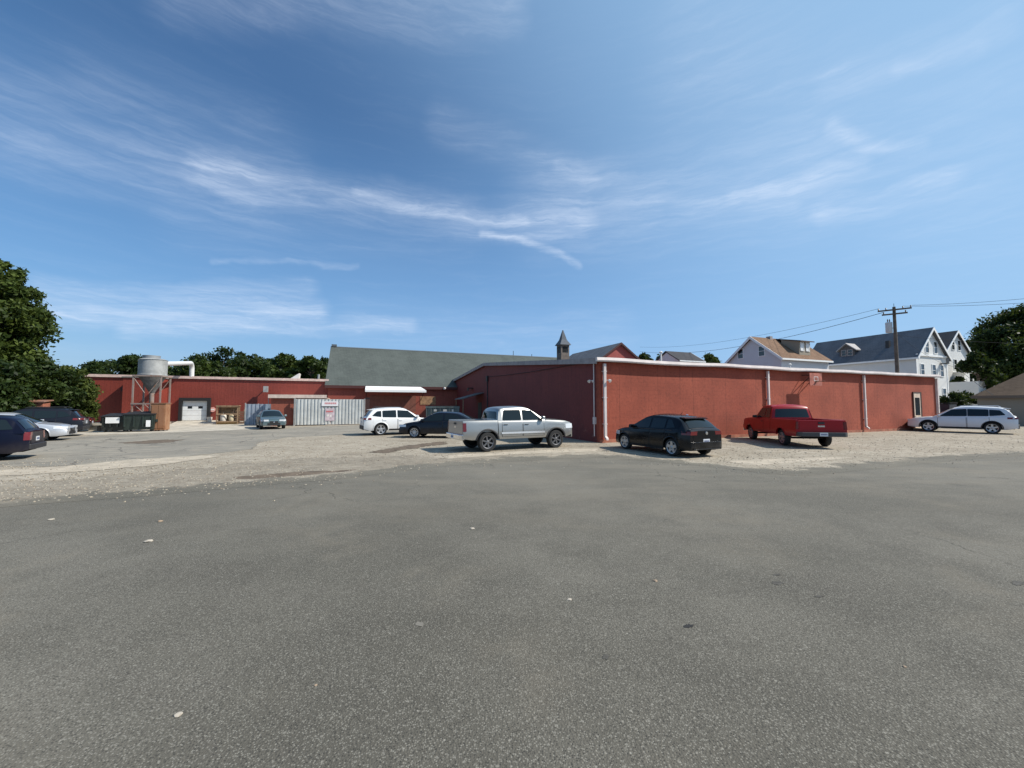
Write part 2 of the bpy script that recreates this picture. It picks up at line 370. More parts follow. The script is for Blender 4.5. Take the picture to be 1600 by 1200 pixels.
# ------------------------------------------------------------------ mesh helpers
class MB:
    def __init__(s): s.v = []; s.f = []; s.mi = []; s.k = 0
    def mat(s, k): s.k = k; return s
    def vert(s, p): s.v.append(tuple(p)); return len(s.v) - 1
    def face(s, idx): s.f.append(tuple(idx)); s.mi.append(s.k)
    def poly(s, pts): s.face([s.vert(p) for p in pts]); return s
    def box(s, x0, x1, y0, y1, z0, z1):
        p = [(x0, y0, z0), (x1, y0, z0), (x1, y1, z0), (x0, y1, z0), (x0, y0, z1), (x1, y0, z1), (x1, y1, z1), (x0, y1, z1)]
        return s.hexa(p)
    def hexa(s, p):
        b = len(s.v); s.v += [tuple(q) for q in p]
        for f in ((0, 3, 2, 1), (4, 5, 6, 7), (0, 1, 5, 4), (1, 2, 6, 5), (2, 3, 7, 6), (3, 0, 4, 7)):
            s.face([b + i for i in f])
        return s
    def cyl(s, p0, p1, r0, r1=None, n=12, caps=True):
        r1 = r0 if r1 is None else r1
        p0 = Vector(p0); p1 = Vector(p1); d = (p1 - p0).normalized()
        a = d.orthogonal().normalized(); c = d.cross(a)
        b = len(s.v)
        for p, r in ((p0, r0), (p1, r1)):
            for i in range(n):
                t = 2 * math.pi * i / n
                s.v.append(tuple(p + a * math.cos(t) * r + c * math.sin(t) * r))
        for i in range(n):
            j = (i + 1) % n; s.face([b + i, b + j, b + n + j, b + n + i])
        if caps:
            s.face([b + i for i in range(n)][::-1]); s.face([b + n + i for i in range(n)])
        return s
    def tube(s, pts, r, n=8):
        for a, b in zip(pts[:-1], pts[1:]): s.cyl(a, b, r, r, n)
        return s
    def lathe(s, prof, c=(0, 0, 0), axis='z', n=24):
        b = len(s.v); m = len(prof)
        for i in range(n):
            t = 2 * math.pi * i / n; ct, st = math.cos(t), math.sin(t)
            for r, h in prof:
                q = (r * ct, r * st, h) if axis == 'z' else (r * ct, h, r * st)
                s.v.append((q[0] + c[0], q[1] + c[1], q[2] + c[2]))
        for i in range(n):
            j = (i + 1) % n
            for k in range(m - 1):
                s.face([b + i * m + k, b + j * m + k, b + j * m + k + 1, b + i * m + k + 1])
        return s
    def grid(s, P):
        b = len(s.v); r = len(P); c = len(P[0])
        for row in P: s.v += [tuple(q) for q in row]
        for i in range(r - 1):
            for j in range(c - 1):
                s.face([b + i * c + j, b + i * c + j + 1, b + (i + 1) * c + j + 1, b + (i + 1) * c + j])
        return s
    def prism(s, pts, d):
        """polygon pts (3D) pushed along d"""
        d = Vector(d); n = len(pts); b = len(s.v)
        s.v += [tuple(p) for p in pts] + [tuple(Vector(p) + d) for p in pts]
        s.face([b + i for i in range(n)]); s.face([b + n + i for i in range(n)][::-1])
        for i in range(n):
            j = (i + 1) % n; s.face([b + i, b + n + i, b + n + j, b + j])
        return s
    def build(s, name, mats, parent=None, smooth=None, bevel=0, fixn=True):
        me = bpy.data.meshes.new(name); me.from_pydata(s.v, [], s.f)
        if not isinstance(mats, (list, tuple)): mats = [mats]
        for m in mats: me.materials.append(m)
        me.polygons.foreach_set('material_index', [min(k, len(mats) - 1) for k in s.mi])
        if fixn:
            bm = bmesh.new(); bm.from_mesh(me); bmesh.ops.recalc_face_normals(bm, faces=bm.faces); bm.to_mesh(me); bm.free()
        if smooth is not None:
            me.polygons.foreach_set('use_smooth', [True] * len(me.polygons))
            me.set_sharp_from_angle(angle=R(smooth))
        me.update()
        o = bpy.data.objects.new(name, me); C.objects.link(o)
        if parent: o.parent = parent
        if bevel:
            bv = o.modifiers.new('bevel', 'BEVEL'); bv.width = bevel; bv.segments = 2; bv.limit_method = 'ANGLE'
        return o

def tag(o, label, cat=None, group=None, kind=None):
    if label: o['label'] = label
    if cat: o['category'] = cat
    if group: o['group'] = group
    if kind: o['kind'] = kind
    return o

def thing(name, label, cat, loc=(0, 0, 0), rz=0.0, group=None):
    o = bpy.data.objects.new(name, None); C.objects.link(o)
    o.location = loc; o.rotation_euler = (0, 0, rz); o.empty_display_size = 0.3
    return tag(o, label, cat, group)

def copy_tree(o, parent=None):
    c = o.copy(); C.objects.link(c)
    if parent: c.parent = parent
    for ch in list(o.children): copy_tree(ch, c)
    return c
# ------------------------------------------------------------------ ground
def rough_edge(pts, step, amp, seed):
    rnd = random.Random(seed); out = []
    for a, b in zip(pts[:-1], pts[1:]):
        a = Vector(a); b = Vector(b); n = max(1, int((b - a).length / step))
        nrm = Vector((-(b - a).y, (b - a).x, 0)).normalized()
        for i in range(n):
            p = a.lerp(b, i / n)
            k = amp * (math.sin(p.x * 1.3 + seed) * 0.4 + math.sin(p.x * 3.7 + p.y * 2.1) * 0.3 + rnd.uniform(-0.5, 0.5))
            out.append(p + nrm * k)
    out.append(Vector(pts[-1])); return out

def sheet(name, pts, z, m, **kw):
    mb = MB(); mb.poly([(p[0], p[1], z) for p in pts])
    o = mb.build(name, m, fixn=False)
    if o.data.polygons[0].normal.z < 0:
        o.data.flip_normals()
    return tag(o, None, kind='structure')

sheet('ground', [(-900, -300), (900, -300), (900, 1200), (-900, 1200)], 0.0, M_GRAV)
fe = [gp(x, y) for x, y in ((-260, 812), (0, 782), (150, 768), (300, 758), (450, 745), (560, 737), (640, 727), (700, 721), (800, 714), (870, 711), (930, 709),
      (1000, 714), (1060, 719), (1120, 725), (1160, 730), (1210, 733), (1260, 729), (1350, 721), (1444, 712), (1520, 708), (1600, 704), (1800, 697))]
front = rough_edge([Vector((-70, 6.2, 0))] + fe + [Vector((90, 26, 0))], 0.07, 0.30, 3)
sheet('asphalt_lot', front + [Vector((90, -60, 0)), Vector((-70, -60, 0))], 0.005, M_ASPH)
# broken edge where gravel spills over the asphalt: one strip, its cover decided by noise
def edge_fn(flip=0):
    def fn(n, co, c, b):
        e = n.n('ShaderNodeAttribute', attribute_name='edge').outputs['Fac']
        v = n.m('ADD', e, n.m('MULTIPLY', n.m('SUBTRACT', n.noise(co, 1.1, 8, 0.72), 0.5), 1.9))
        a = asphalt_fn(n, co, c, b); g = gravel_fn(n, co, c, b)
        lf = n.ramp(sep(n, co)[0], 1.5, -1.5); g = n.mix(lf, g, verge_fn(n, co, c, b))
        return n.mix(n.ramp(v, .40, .62), g, a)
    return fn
def edge_strip(name, pts, w0, w1, m, z):
    pts = [p for p in pts]; fine = []
    for a, b_ in zip(pts[:-1], pts[1:]):
        n = max(1, int((b_ - a).length / .5))
        fine += [a.lerp(b_, i / n) for i in range(n)]
    fine.append(pts[-1]); mb = MB(); ev = []
    for off in (w1, w1 * .5, 0, -w0 * .5, -w0):
        for i, p in enumerate(fine): mb.v.append((p.x, p.y + off, z)); ev.append((w1 - off) / (w0 + w1))
    n = len(fine)
    for r in range(4):
        for i in range(n - 1): mb.face([r * n + i, (r + 1) * n + i, (r + 1) * n + i + 1, r * n + i + 1])
    o = mb.build(name, m, fixn=False)
    if o.data.polygons[0].normal.z < 0: o.data.flip_normals()
    at = o.data.attributes.new('edge', 'FLOAT', 'POINT'); at.data.foreach_set('value', ev)
    return tag(o, None, kind='structure')
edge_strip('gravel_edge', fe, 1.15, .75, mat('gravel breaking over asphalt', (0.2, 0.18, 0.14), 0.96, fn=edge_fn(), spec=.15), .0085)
oe = [gp(x, y) for x, y in ((-100, 735), (0, 730), (100, 728), (200, 723), (340, 708), (395, 702), (402, 692), (440, 684), (520, 680), (610, 677), (700, 671), (716, 662), (690, 658), (640, 661), (570, 664), (462, 668), (380, 671), (260, 676), (150, 681), (60, 686))]
oe2 = rough_edge(oe + [Vector((-34, 17, 0)), oe[0]], 0.15, 0.20, 8)
sheet('old_asphalt_drive', oe2, 0.006, M_OLD)
def patch(name, pxs, z, m, amp, seed):
    p = [gp(*q) for q in pxs]; return sheet(name, rough_edge(p + [p[0]], 0.12, amp, seed), z, m)
M_SAND = mat('washed sand', (0.40, 0.345, 0.265), 0.97, var=0.18, vscale=2.2, bump=0.4, bscale=60)
M_VERGE = mat('worn gravel over asphalt', (0.2, 0.18, 0.14), 0.96, fn=verge_fn, spec=.15)
patch('worn_verge', [(-200, 772), (0, 757), (150, 745), (330, 730), (480, 716), (640, 712), (690, 716), (640, 728), (560, 738), (450, 746), (300, 759), (150, 769), (0, 783), (-200, 806)], 0.007, M_VERGE, 0.34, 31)
patch('sand_strip', [(-200, 752), (0, 744), (120, 737), (240, 728), (345, 714), (320, 712), (200, 719), (90, 730), (0, 735), (-200, 741)], 0.010, M_SAND, 0.10, 21)
patch('sand_drift', [(700, 712), (800, 706), (880, 702), (935, 701), (930, 706), (860, 709), (780, 712), (700, 719)], 0.007, M_SAND, 0.08, 22)
patch('sand_drift', [(1130, 721), (1170, 727), (1215, 730), (1290, 723), (1370, 717), (1300, 714), (1200, 718)], 0.007, M_SAND, 0.08, 25)
patch('dirt_patch', [(365, 747), (420, 741), (500, 736), (560, 734), (540, 738), (460, 744), (400, 749)], 0.010, M_DIRT, 0.12, 23)
patch('dirt_patch', [(575, 707), (610, 700), (650, 694), (700, 690), (690, 694), (640, 702), (600, 709)], 0.012, M_DIRT, 0.30, 24)
patch('dirt_patch', [(190, 692), (240, 688), (290, 687), (275, 691), (220, 694)], 0.012, M_DIRT, 0.25, 26)

# loose stones on the gravel: a countless scatter
rnd = random.Random(5); mb = MB()
def in_gravel(px, py):
    fy = np.interp(px, [0, 150, 300, 450, 560, 640, 700, 800, 930, 1000, 1120, 1210, 1350, 1444, 1600], [782, 768, 758, 745, 737, 727, 721, 714, 709, 714, 725, 733, 721, 712, 704])
    return py < fy + 5
cnt = 0
while cnt < 5200:
    px = rnd.uniform(0, 1600); py = rnd.uniform(672, 786)
    if not in_gravel(px, py - rnd.expovariate(1 / 5.0)) or (px < 400 and py < 716): continue
    p = gp(px, py)
    s = rnd.uniform(0.008, 0.022) * (1 if rnd.random() < 0.96 else 1.5); k = rnd.randint(0, 2)
    q = []
    for dx, dy, dz in ((-1, -1, 0), (1, -1, 0), (1, 1, 0), (-1, 1, 0), (-.6, -.6, 1.1), (.6, -.7, .9), (.7, .6, 1.1), (-.6, .7, .9)):
        q.append((p.x + dx * s * rnd.uniform(.6, 1.2), p.y + dy * s * rnd.uniform(.6, 1.2), 0.004 + dz * s * rnd.uniform(.5, 1)))
    mb.mat(k).hexa(q); cnt += 1
o = mb.build('loose_stones', [mat('pale stone', (0.31, 0.28, 0.225), 0.95), mat('brown stone', (0.2, 0.165, 0.125), 0.95), mat('tan stone', (0.33, 0.28, 0.21), 0.95)], fixn=False)
tag(o, 'loose pale and brown stones scattered over the gravel verge', 'gravel', kind='stuff')

# ------------------------------------------------------------------ frame of the plant buildings
C0 = gp(937, 692)
TH = math.atan2(0.367, 0.930)
U = Vector((math.cos(TH), math.sin(TH), 0)); V = Vector((-math.sin(TH), math.cos(TH), 0))
def B(s, t, z=0.0): return C0 + U * s + V * t + Vector((0, 0, z))
def s_of(px, t=0.0):
    r = (px - 800) / F; b = C0 + V * t
    return (r * b.y - b.x) / (U.x - r * U.y)
def t_of(px, s=0.0):
    r = (px - 800) / F; b = C0 + U * s
    return (r * b.y - b.x) / (V.x - r * V.y)
def z_of(py, Y): return EYE + (633 - py) / F * Y

def slab(mb, a, b, c, d, th):
    """four corners of a roof plane pushed down by th"""
    return mb.prism([a, b, c, d], (0, 0, -th))

def window(parent, mb_axis, c, w, h, frame=M_TRIM, n=(0, -1, 0), name='window'):
    """framed window on a wall: c centre on the wall (local), n outward normal"""
    n = Vector(n); side = Vector((0, 0, 1)).cross(n).normalized(); c = Vector(c)
    def bar(mb, x0, x1, z0, z1, d0, d1):
        p = []
        for zz in (z0, z1):
            for xx, dd in ((x0, d0), (x1, d0), (x1, d1), (x0, d1)):
                p.append(c + side * xx + n * dd + Vector((0, 0, zz)))
        mb.hexa(p)
    f = MB(); e = 0.09
    bar(f, -w / 2 - e, -w / 2, -h / 2 - e, h / 2 + e, 0, 0.06); bar(f, w / 2, w / 2 + e, -h / 2 - e, h / 2 + e, 0, 0.06)
    bar(f, -w / 2, w / 2, h / 2, h / 2 + e, 0, 0.06); bar(f, -w / 2, w / 2, -h / 2 - e, -h / 2, 0, 0.08)
    bar(f, -w / 2, w / 2, -0.025, 0.025, 0.02, 0.05)
    fo = f.build(name, frame, parent)
    g = MB(); bar(g, -w / 2, w / 2, -h / 2, h / 2, 0.002, 0.02); g.build('pane', M_PANE, fo)
    return fo

# ---- low red warehouse on the right
wh = thing('warehouse', 'long low red masonry warehouse with white gutter and low gable end', 'building', C0, TH)
LEN, DEP, ZE, TR, ZR, ZB = s_of(1462), 33.0, 4.12, 18.3, 5.72, 4.75
mb = MB(); mb.box(0, LEN, 0, 0.25, 0, ZE - 0.12); mb.build('wall', M_WALL, wh)
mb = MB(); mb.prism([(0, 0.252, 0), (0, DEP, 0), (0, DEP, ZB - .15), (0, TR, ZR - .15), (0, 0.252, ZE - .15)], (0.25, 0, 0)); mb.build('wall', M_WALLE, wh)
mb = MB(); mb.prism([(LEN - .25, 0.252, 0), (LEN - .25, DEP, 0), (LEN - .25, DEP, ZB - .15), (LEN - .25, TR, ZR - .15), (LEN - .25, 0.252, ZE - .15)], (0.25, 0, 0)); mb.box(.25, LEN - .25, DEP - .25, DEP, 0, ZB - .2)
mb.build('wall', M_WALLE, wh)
mb = MB(); slab(mb, (-.18, -.12, ZE), (LEN + .15, -.12, ZE), (LEN + .15, TR, ZR), (-.18, TR, ZR), .12)
slab(mb, (-.18, TR, ZR), (LEN + .15, TR, ZR), (LEN + .15, DEP + .2, ZB), (-.18, DEP + .2, ZB), .12); mb.build('roof', M_FLAT, wh)
mb = MB()
for (t0, z0, t1, z1) in ((-.12, ZE, TR, ZR), (TR, ZR, DEP + .2, ZB)):
    mb.hexa([(-.24, t0, z0 - .24), (-.182, t0, z0 - .24), (-.182, t1, z1 - .24), (-.24, t1, z1 - .24), (-.24, t0, z0 + .04), (-.182, t0, z0 + .04), (-.182, t1, z1 + .04), (-.24, t1, z1 + .04)])
mb.build('fascia', M_FASC, wh)
# gutter, a little wavy where it has sagged
mb = MB(); N = 44; prof = [(-.14, .08), (-.28, .08), (-.31, -.08), (-.28, -.15), (-.16, -.15), (-.14, -.06)]
rows = []
for i in range(N + 1):
    s = -.28 + (LEN + .45) * i / N; sag = -.05 * math.exp(-((s - 4.6) / 1.5) ** 2) - .035 * math.exp(-((s - 14) / 2.5) ** 2) + .012 * math.sin(s * 1.7)
    rows.append([(s, y, ZE + z * 0.88 + sag) for y, z in prof + [prof[0]]])
mb.grid(rows); mb.face([0, 1, 2, 3, 4, 5][::-1]); b0 = N * 7; mb.face([b0 + k for k in range(6)])
mb.build('gutter', M_GUT, wh, smooth=30)
def downspout(px, zb, w=.11):
    s = s_of(px); mb = MB(); mb.box(s - w / 2, s + w / 2, -.17, -.06, zb, ZE - .22)
    for z in (0.9, 2.2, 3.5): mb.box(s - w / 2 - .03, s + w / 2 + .03, -.175, -.001, z, z + .04)
    mb.hexa([(s - w / 2, -.30, zb - .14), (s + w / 2, -.30, zb - .14), (s + w / 2, -.06, zb + .002), (s - w / 2, -.06, zb + .002), (s - w / 2, -.30, zb - .05), (s + w / 2, -.30, zb - .05), (s + w / 2, -.06, zb + .12), (s - w / 2, -.06, zb + .12)])
    mb.build('downspout', M_GUT, wh)
downspout(943, .28, .13); downspout(1198, .35); downspout(1348, .35); 
mb = MB(); mb.box(LEN - .02, LEN + .13, -.14, -.002, .1, ZE - .2); mb.build('corner_trim', M_GUT, wh)
mb = MB(); mb.tube([(-.07, .35, .3), (-.07, .35, 3.95)], .028); mb.box(-.10, -.001, .26, .44, .9, 1.25); mb.build('conduit', M_GUT, wh)
mb = MB(); mb.box(0, LEN, -.05, -.002, 0, .16); mb.build('foundation', mat('painted footing', (0.34, 0.13, 0.08), .9, var=.3, vscale=2), wh)
# door at the far end
s0, s1 = s_of(1426), s_of(1437); Yd = (C0 + U * s0).y; zt = z_of(614, Yd)
mb = MB(); e = .08
mb.box(s0 - e, s0, -.07, -.003, .05, zt + e); mb.box(s1, s1 + e, -.07, -.003, .05, zt + e); mb.box(s0, s1, -.07, -.003, zt, zt + e)
dr = mb.build('door_frame', mat('dark door frame', (0.07, 0.03, 0.02), .7), wh)
mb = MB(); mb.box(s0, s1, -.04, -.003, .06, zt); d = mb.build('door', mat('cream door', (0.66, 0.52, 0.40), .5, var=.12), wh); tag(d, 'cream personnel door with narrow dark window')
mb = MB(); mb.box(s0 + .18, s1 - .16, -.05, -.041, 1.1, zt - .35); mb.build('door_window', M_PANE, d)
mb = MB(); mb.lathe([(0, -.10), (.035, -.09), (.035, -.06), (.015, -.041)], (s0 + .10, 0, 1.0), 'y', 10); mb.build('handle', M_GALV, d)
mb = MB(); mb.box(s0 - .3, s1 + .3, -.9, -.055, 0, .15); mb.build('door_step', M_CONC, wh)
# rooftop vent pipes, flood lamps at the corner
for px, h in ((1034, .55), (1236, .25)):
    s = s_of(px, 2.0); mb = MB(); mb.cyl((s, 2, ZE), (s, 2, ZE + h + .3), .05); mb.lathe([(0, .12), (.11, .04), (.11, 0)], (s, 2, ZE + h + .3), 'z', 10); mb.build('vent_pipe', M_WHITE, wh)
for (x, y, dx, dy) in ((.32, -.004, .1, -.22), (-.004, .5, -.22, -.05)):
    mb = MB(); mb.box(x - .05 if y < .1 else -.05, x + .05 if y < .1 else -.003, -.05 if y < .1 else y - .05, -.003 if y < .1 else y + .05, 3.0, 3.12)
    p = Vector((x, y, 3.06)); q = p + Vector((dx, dy, .03)); mb.cyl(p, q, .02); mb.cyl(q, q + Vector((dx * .4, dy * .4, -.07)), .045, .085, 12)
    mb.build('flood_lamp', M_WHITE, wh)
# awning over the side door in the gable end
t0, t1 = 18.9, 21.8; mb = MB()
slab(mb, (-.003, t0, 3.05), (-.003, t1, 3.05), (-2.1, t1, 2.45), (-2.1, t0, 2.45), .07); aw = mb.build('porch_roof', mat('dull grey roofing', (0.12, 0.12, 0.115), .8, var=.2), wh)
for t in (t0 + .1, t1 - .1): mb = MB(); mb.box(-2.0, -1.92, t - .04, t + .04, 0, 2.4); mb.build('porch_post', M_WOOD, wh)
mb = MB(); mb.box(-.06, -.003, 19.6, 20.6, .05, 2.1); sdr = mb.build('door', mat('dark green door', (0.03, 0.05, 0.04), .6), wh); tag(sdr, 'dark green side door under the porch roof')
mb = MB(); mb.box(-.5, -.003, 22.6, 23.2, 3.55, 3.62); mb.box(-.5, -.43, 22.6, 23.2, 3.3, 3.55); mb.build('wall_bracket', M_DARK, wh)
mb = MB(); mb.tube([(-.04, 17.7, 1.6), (-.04, 17.7, 4.35)], .05); mb.box(-.14, -.003, 17.5, 17.9, 4.0, 4.5); mb.build('service_mast', M_DARK, wh)
mb = MB()
pts = [(-.05, 17.7 - 17.2 * k / 16, 4.42 - .34 * k / 16 - .35 * math.sin(math.pi * k / 16) * .3) for k in range(17)]
mb.tube(pts, .018, 5); mb.build('wall_cable', M_BLACK, wh)

# basketball backboard on the long wall
sb = s_of(1259); bh = thing('basketball_hoop', 'faded pink basketball backboard with bare rim bracketed high on the red wall', 'basketball hoop', B(sb, 0), TH)
Yb = B(sb, -.6).y; zt = z_of(583, Yb)
mb = MB(); mb.box(-.58, .58, -.64, -.60, zt - .78, zt); mb.build('backboard', mat('faded red board', (0.36, 0.115, 0.08), .7, var=.3, vscale=4), bh)
mb = MB(); mb.box(-.2, .2, -.648, -.642, zt - .50, zt - .47); mb.box(-.2, .2, -.648, -.642, zt - .25, zt - .22); mb.box(-.2, -.17, -.648, -.642, zt - .469, zt - .251); mb.box(.17, .2, -.648, -.642, zt - .469, zt - .251); mb.build('target_square', M_WHITE, bh)
mb = MB()
ring = [(.2 * math.cos(a), -.92 + .2 * math.sin(a), zt - .52) for a in [2 * math.pi * i / 16 for i in range(17)]]
mb.tube(ring, .012, 6); mb.box(-.06, .06, -.73, -.645, zt - .56, zt - .49); mb.build('rim', M_RUST, bh)
mb = MB()
for x in (-.3, .3):
    mb.tube([(x, -.003, zt - .1), (x, -.60, zt - .12)], .03, 6); mb.tube([(x, -.003, zt - .62), (x, -.60, zt - .15)], .025, 6)
mb.build('bracket', mat('dark bracket', (0.07, 0.03, 0.025), .7), bh)

# ---- old mill hall with the big grey roof
GT = 29.2; GS = s_of(507, GT); Yg0 = B(GS, GT).y; GE = z_of(602, Yg0); GD = 8.9; GR = z_of(541, B(GS, GT + GD).y)
gl = 34.0
mill = thing('mill_building', 'old mill hall with broad grey shingled roof over red walls', 'building', B(GS, GT), TH)
mb = MB(); mb.box(0.3, gl - .3, 0.3, .55, 0, GE - .1); mb.build('wall', M_RED2, mill)
mb = MB(); mb.prism([(.3, .56, 0), (.3, 2 * GD - .5, 0), (.3, 2 * GD - .5, GE), (.3, GD, GR - .35), (.3, .56, GE)], (.2, 0, 0)); mb.build('gable_wall', M_RED2, mill); mb = MB(); mb.prism([(gl - .5, .56, 0), (gl - .5, 2 * GD - .5, 0), (gl - .5, 2 * GD - .5, GE), (gl - .5, GD, GR - .35), (gl - .5, .56, GE)], (.2, 0, 0)); mb.build('gable_wall', M_RED2, mill)
mb = MB(); slab(mb, (0, 0, GE), (gl, 0, GE), (gl, GD, GR), (0, GD, GR), .2); slab(mb, (0, GD, GR), (gl, GD, GR), (gl, 2 * GD, GE), (0, 2 * GD, GE), .2); mb.build('roof', M_ROOFG, mill)
mb = MB(); mb.prism([(0, GD - .18, GR - .08), (0, GD, GR + .05), (0, GD + .18, GR - .08)], (gl, 0, 0)); mb.box(.1, .7, GD - .2, GD + .2, GR + .0, GR + .28); mb.build('ridge_cap', mat('ridge metal', (0.10, 0.115, 0.125), .6), mill)
mb = MB(); mb.box(.02, gl, -.06, -.002, GE - .28, GE + .02); mb.build('eave_fascia', mat('dark red fascia', (0.07, 0.02, 0.018), .8), mill)
mb = MB(); mb.box(s_of(657, GT + .2) - GS, s_of(681, GT + .2) - GS, .26, .298, 1.9, 2.85); mb.build('plywood_panel', mat('plywood', (0.30, 0.17, 0.09), .85, var=.3), mill)
s = s_of(694, GT) - GS; zl_ = z_of(607, B(s + GS, GT).y); mb = MB(); mb.lathe([(0, -.16), (.12, -.12), (.15, 0), (.13, .1), (0, .14)], (s, -.25, zl_), 'z', 12); mb.box(s - .03, s + .03, -.25, .30, zl_ + .1, zl_ + .15); mb.build('wall_lamp', M_WHITE, mill)
for px, h in ((802, .7), (831, .35)):
    s = s_of(px, GT + GD) - GS; mb = MB(); mb.cyl((s, GD, GR - .1), (s, GD, GR + h), .04); mb.build('vent_pipe', M_DARK, mill)
# wall under the canopy: its lit foot and shaded upper part painted in
mb = MB(); s0 = s_of(578, GT + .2) - GS; s1 = s_of(650, GT + .2) - GS; mb.box(s0, s1, .24, .298, 0, .95); mb.box(s0, s1, .22, .298, .95, 1.1); mb.build('wall_base', mat('lit orange red wall', (0.30, 0.085, 0.045), .8, var=.15), mill)
mb = MB(); mb.box(s0, s1, .25, .298, 1.12, 2.9); mb.build('shaded_panel', mat('shaded red wall', (0.17, 0.06, 0.04), .7, var=.15), mill)

# white canopy
ca = thing('canopy', 'white sloping metal canopy over the loading bay of the red mill hall', 'canopy', B(0, 0), TH)
s0, s1 = s_of(570, GT - .8), s_of(662, GT - .8); gt0 = GT + .28; gt1 = GT - 1.9; czt, czb = z_of(602, 43), z_of(610, 40.5)
mb = MB(); slab(mb, (s0 + .1, gt0, czt), (s1 - .3, gt0, czt), (s1 + .1, gt1, czb + .1), (s0, gt1, czb + .1), .06)
mb.box(s0, s1 + .1, gt1 - .06, gt1 - .002, czb - .12, czb + .12); mb.build('canopy_sheet', mat('bright white sheet', (0.85, 0.85, 0.82), .45), ca)
for s in (s0 + .15, s1 - .1): mb = MB(); mb.tube([(s, gt0, 2.5), (s, gt1 + .1, czb)], .03, 6); mb.build('strut', M_DARK, ca)

# second red gable behind
GX = s_of(970, 36.0); Yg = B(GX, 36).y; zg = z_of(535, Yg); hw_ = 3.1; zs = z_of(556, Yg)
rg = thing('red_gable_building', 'tall red gable end with dark grey roof rising behind the warehouse', 'building', B(GX, 36), TH)
mb = MB(); mb.prism([(-hw_, 0, 0), (hw_, 0, 0), (hw_, 0, zs - .05), (0, 0, zg - .25), (-hw_, 0, zs - .05)], (0, 15, 0)); mb.build('wall', mat('barn red boards', (0.36, 0.075, 0.06), .75, fn=wall_fn((0.34, 0.065, 0.052), (0.40, 0.085, 0.068), 0.6)), rg)
mb = MB(); k = (zg - zs) / hw_
for sg in (-1, 1): slab(mb, (0, -.35, zg), (0, 15, zg), (sg * (hw_ + .5), 15, zs - .5 * k), (sg * (hw_ + .5), -.35, zs - .5 * k), .22)
mb.build('roof', M_ROOFD, rg)
mb = MB()
for sg in (-1, 1): mb.hexa([(0, -.40, zg - .32), (sg * (hw_ + .5), -.40, zs - .5 * k - .32), (sg * (hw_ + .5), -.352, zs - .5 * k - .32), (0, -.352, zg - .32), (0, -.40, zg + .02), (sg * (hw_ + .5), -.40, zs - .5 * k + .02), (sg * (hw_ + .5), -.352, zs - .5 * k + .02), (0, -.352, zg + .02)])
mb.build('rake_board', mat('dark red fascia', (0.07, 0.02, 0.018)), rg)
mb = MB(); mb.box(-1.3, 1.3, -.08, -.003, zs - .5, zs - .38); mb.build('sill_board', M_RED2, rg)

# cupola
cp = thing('cupola', 'slender dark belfry cupola with pointed spire on the grey mill roof', 'cupola', dp(880, 600, 57) * 1, TH)
cp.location.z = 0; yc = 57.0; z0 = 8.3; z1 = z_of(539, yc); z2 = z_of(515, yc)
a = .66; mb = MB(); mb.box(-a, a, -a, a, z0, z1 - 1.15)
for x in (-1, 1):
    for y in (-1, 1): mb.box(min(x * a, x * (a - .2)), max(x * a, x * (a - .2)), min(y * a, y * (a - .2)), max(y * a, y * (a - .2)), z1 - 1.15, z1 - .1)
mb.box(-a, a, -a, a, z1 - .25, z1 - .02); mb.build('belfry', mat('dull brown boards', (0.15, 0.12, 0.10), .85, var=.25), cp)
mb = MB()
for i in range(6): mb.box(-a + .05, a - .05, -a + .05, a - .05, z1 - 1.15 + i * .15, z1 - 1.15 + i * .15 + .07)
mb.build('louvre', M_DARK, cp)
mb = MB(); e = a + .22; q = .42; zz = z1 + .75
mb.hexa([(-e, -e, z1 - .02), (e, -e, z1 - .02), (e, e, z1 - .02), (-e, e, z1 - .02), (-q, -q, zz), (q, -q, zz), (q, q, zz), (-q, q, zz)])
mb.hexa([(-q, -q, zz + .001), (q, -q, zz + .001), (q, q, zz + .001), (-q, q, zz + .001), (-.05, -.05, z2), (.05, -.05, z2), (.05, .05, z2), (-.05, .05, z2)])
mb.build('spire', M_ROOFD, cp)

# ---- dock wing at the left
DT = 30.2; DS1 = GS + .3; DS0 = s_of(118, DT); DZ = z_of(593, B(DS1, DT).y)
dk = thing('dock_wing', 'long low dark red metal loading wing with pale roof trim', 'building', B(DS0, DT), TH)
dl = DS1 - DS0
mb = MB(); mb.box(0, dl, 0, .2, 0, DZ - .25); mb.box(0, .2, .201, 18, 0, DZ - .25); mb.box(dl - .2, dl, .201, 18, 0, DZ - .25); mb.box(.2, dl - .2, 17.8, 18, 0, DZ - .25); mb.build('wall', M_DOCK, dk)
mb = MB(); mb.box(-.05, dl + .05, .02, 18.1, DZ - .249, DZ - .06); mb.build('roof', M_FLAT, dk)
mb = MB(); mb.box(-.12, dl + .02, -.14, -.002, DZ - .21, DZ + .03); mb.build('roof_trim', mat('pinkish trim', (0.62, 0.46, 0.40), .6, var=.15), dk)
mb = MB(); mb.box(0, dl, -.05, -.002, 0, .3); mb.build('foundation', M_CONC, dk)
def ds(px, t=DT): return s_of(px, t) - DS0
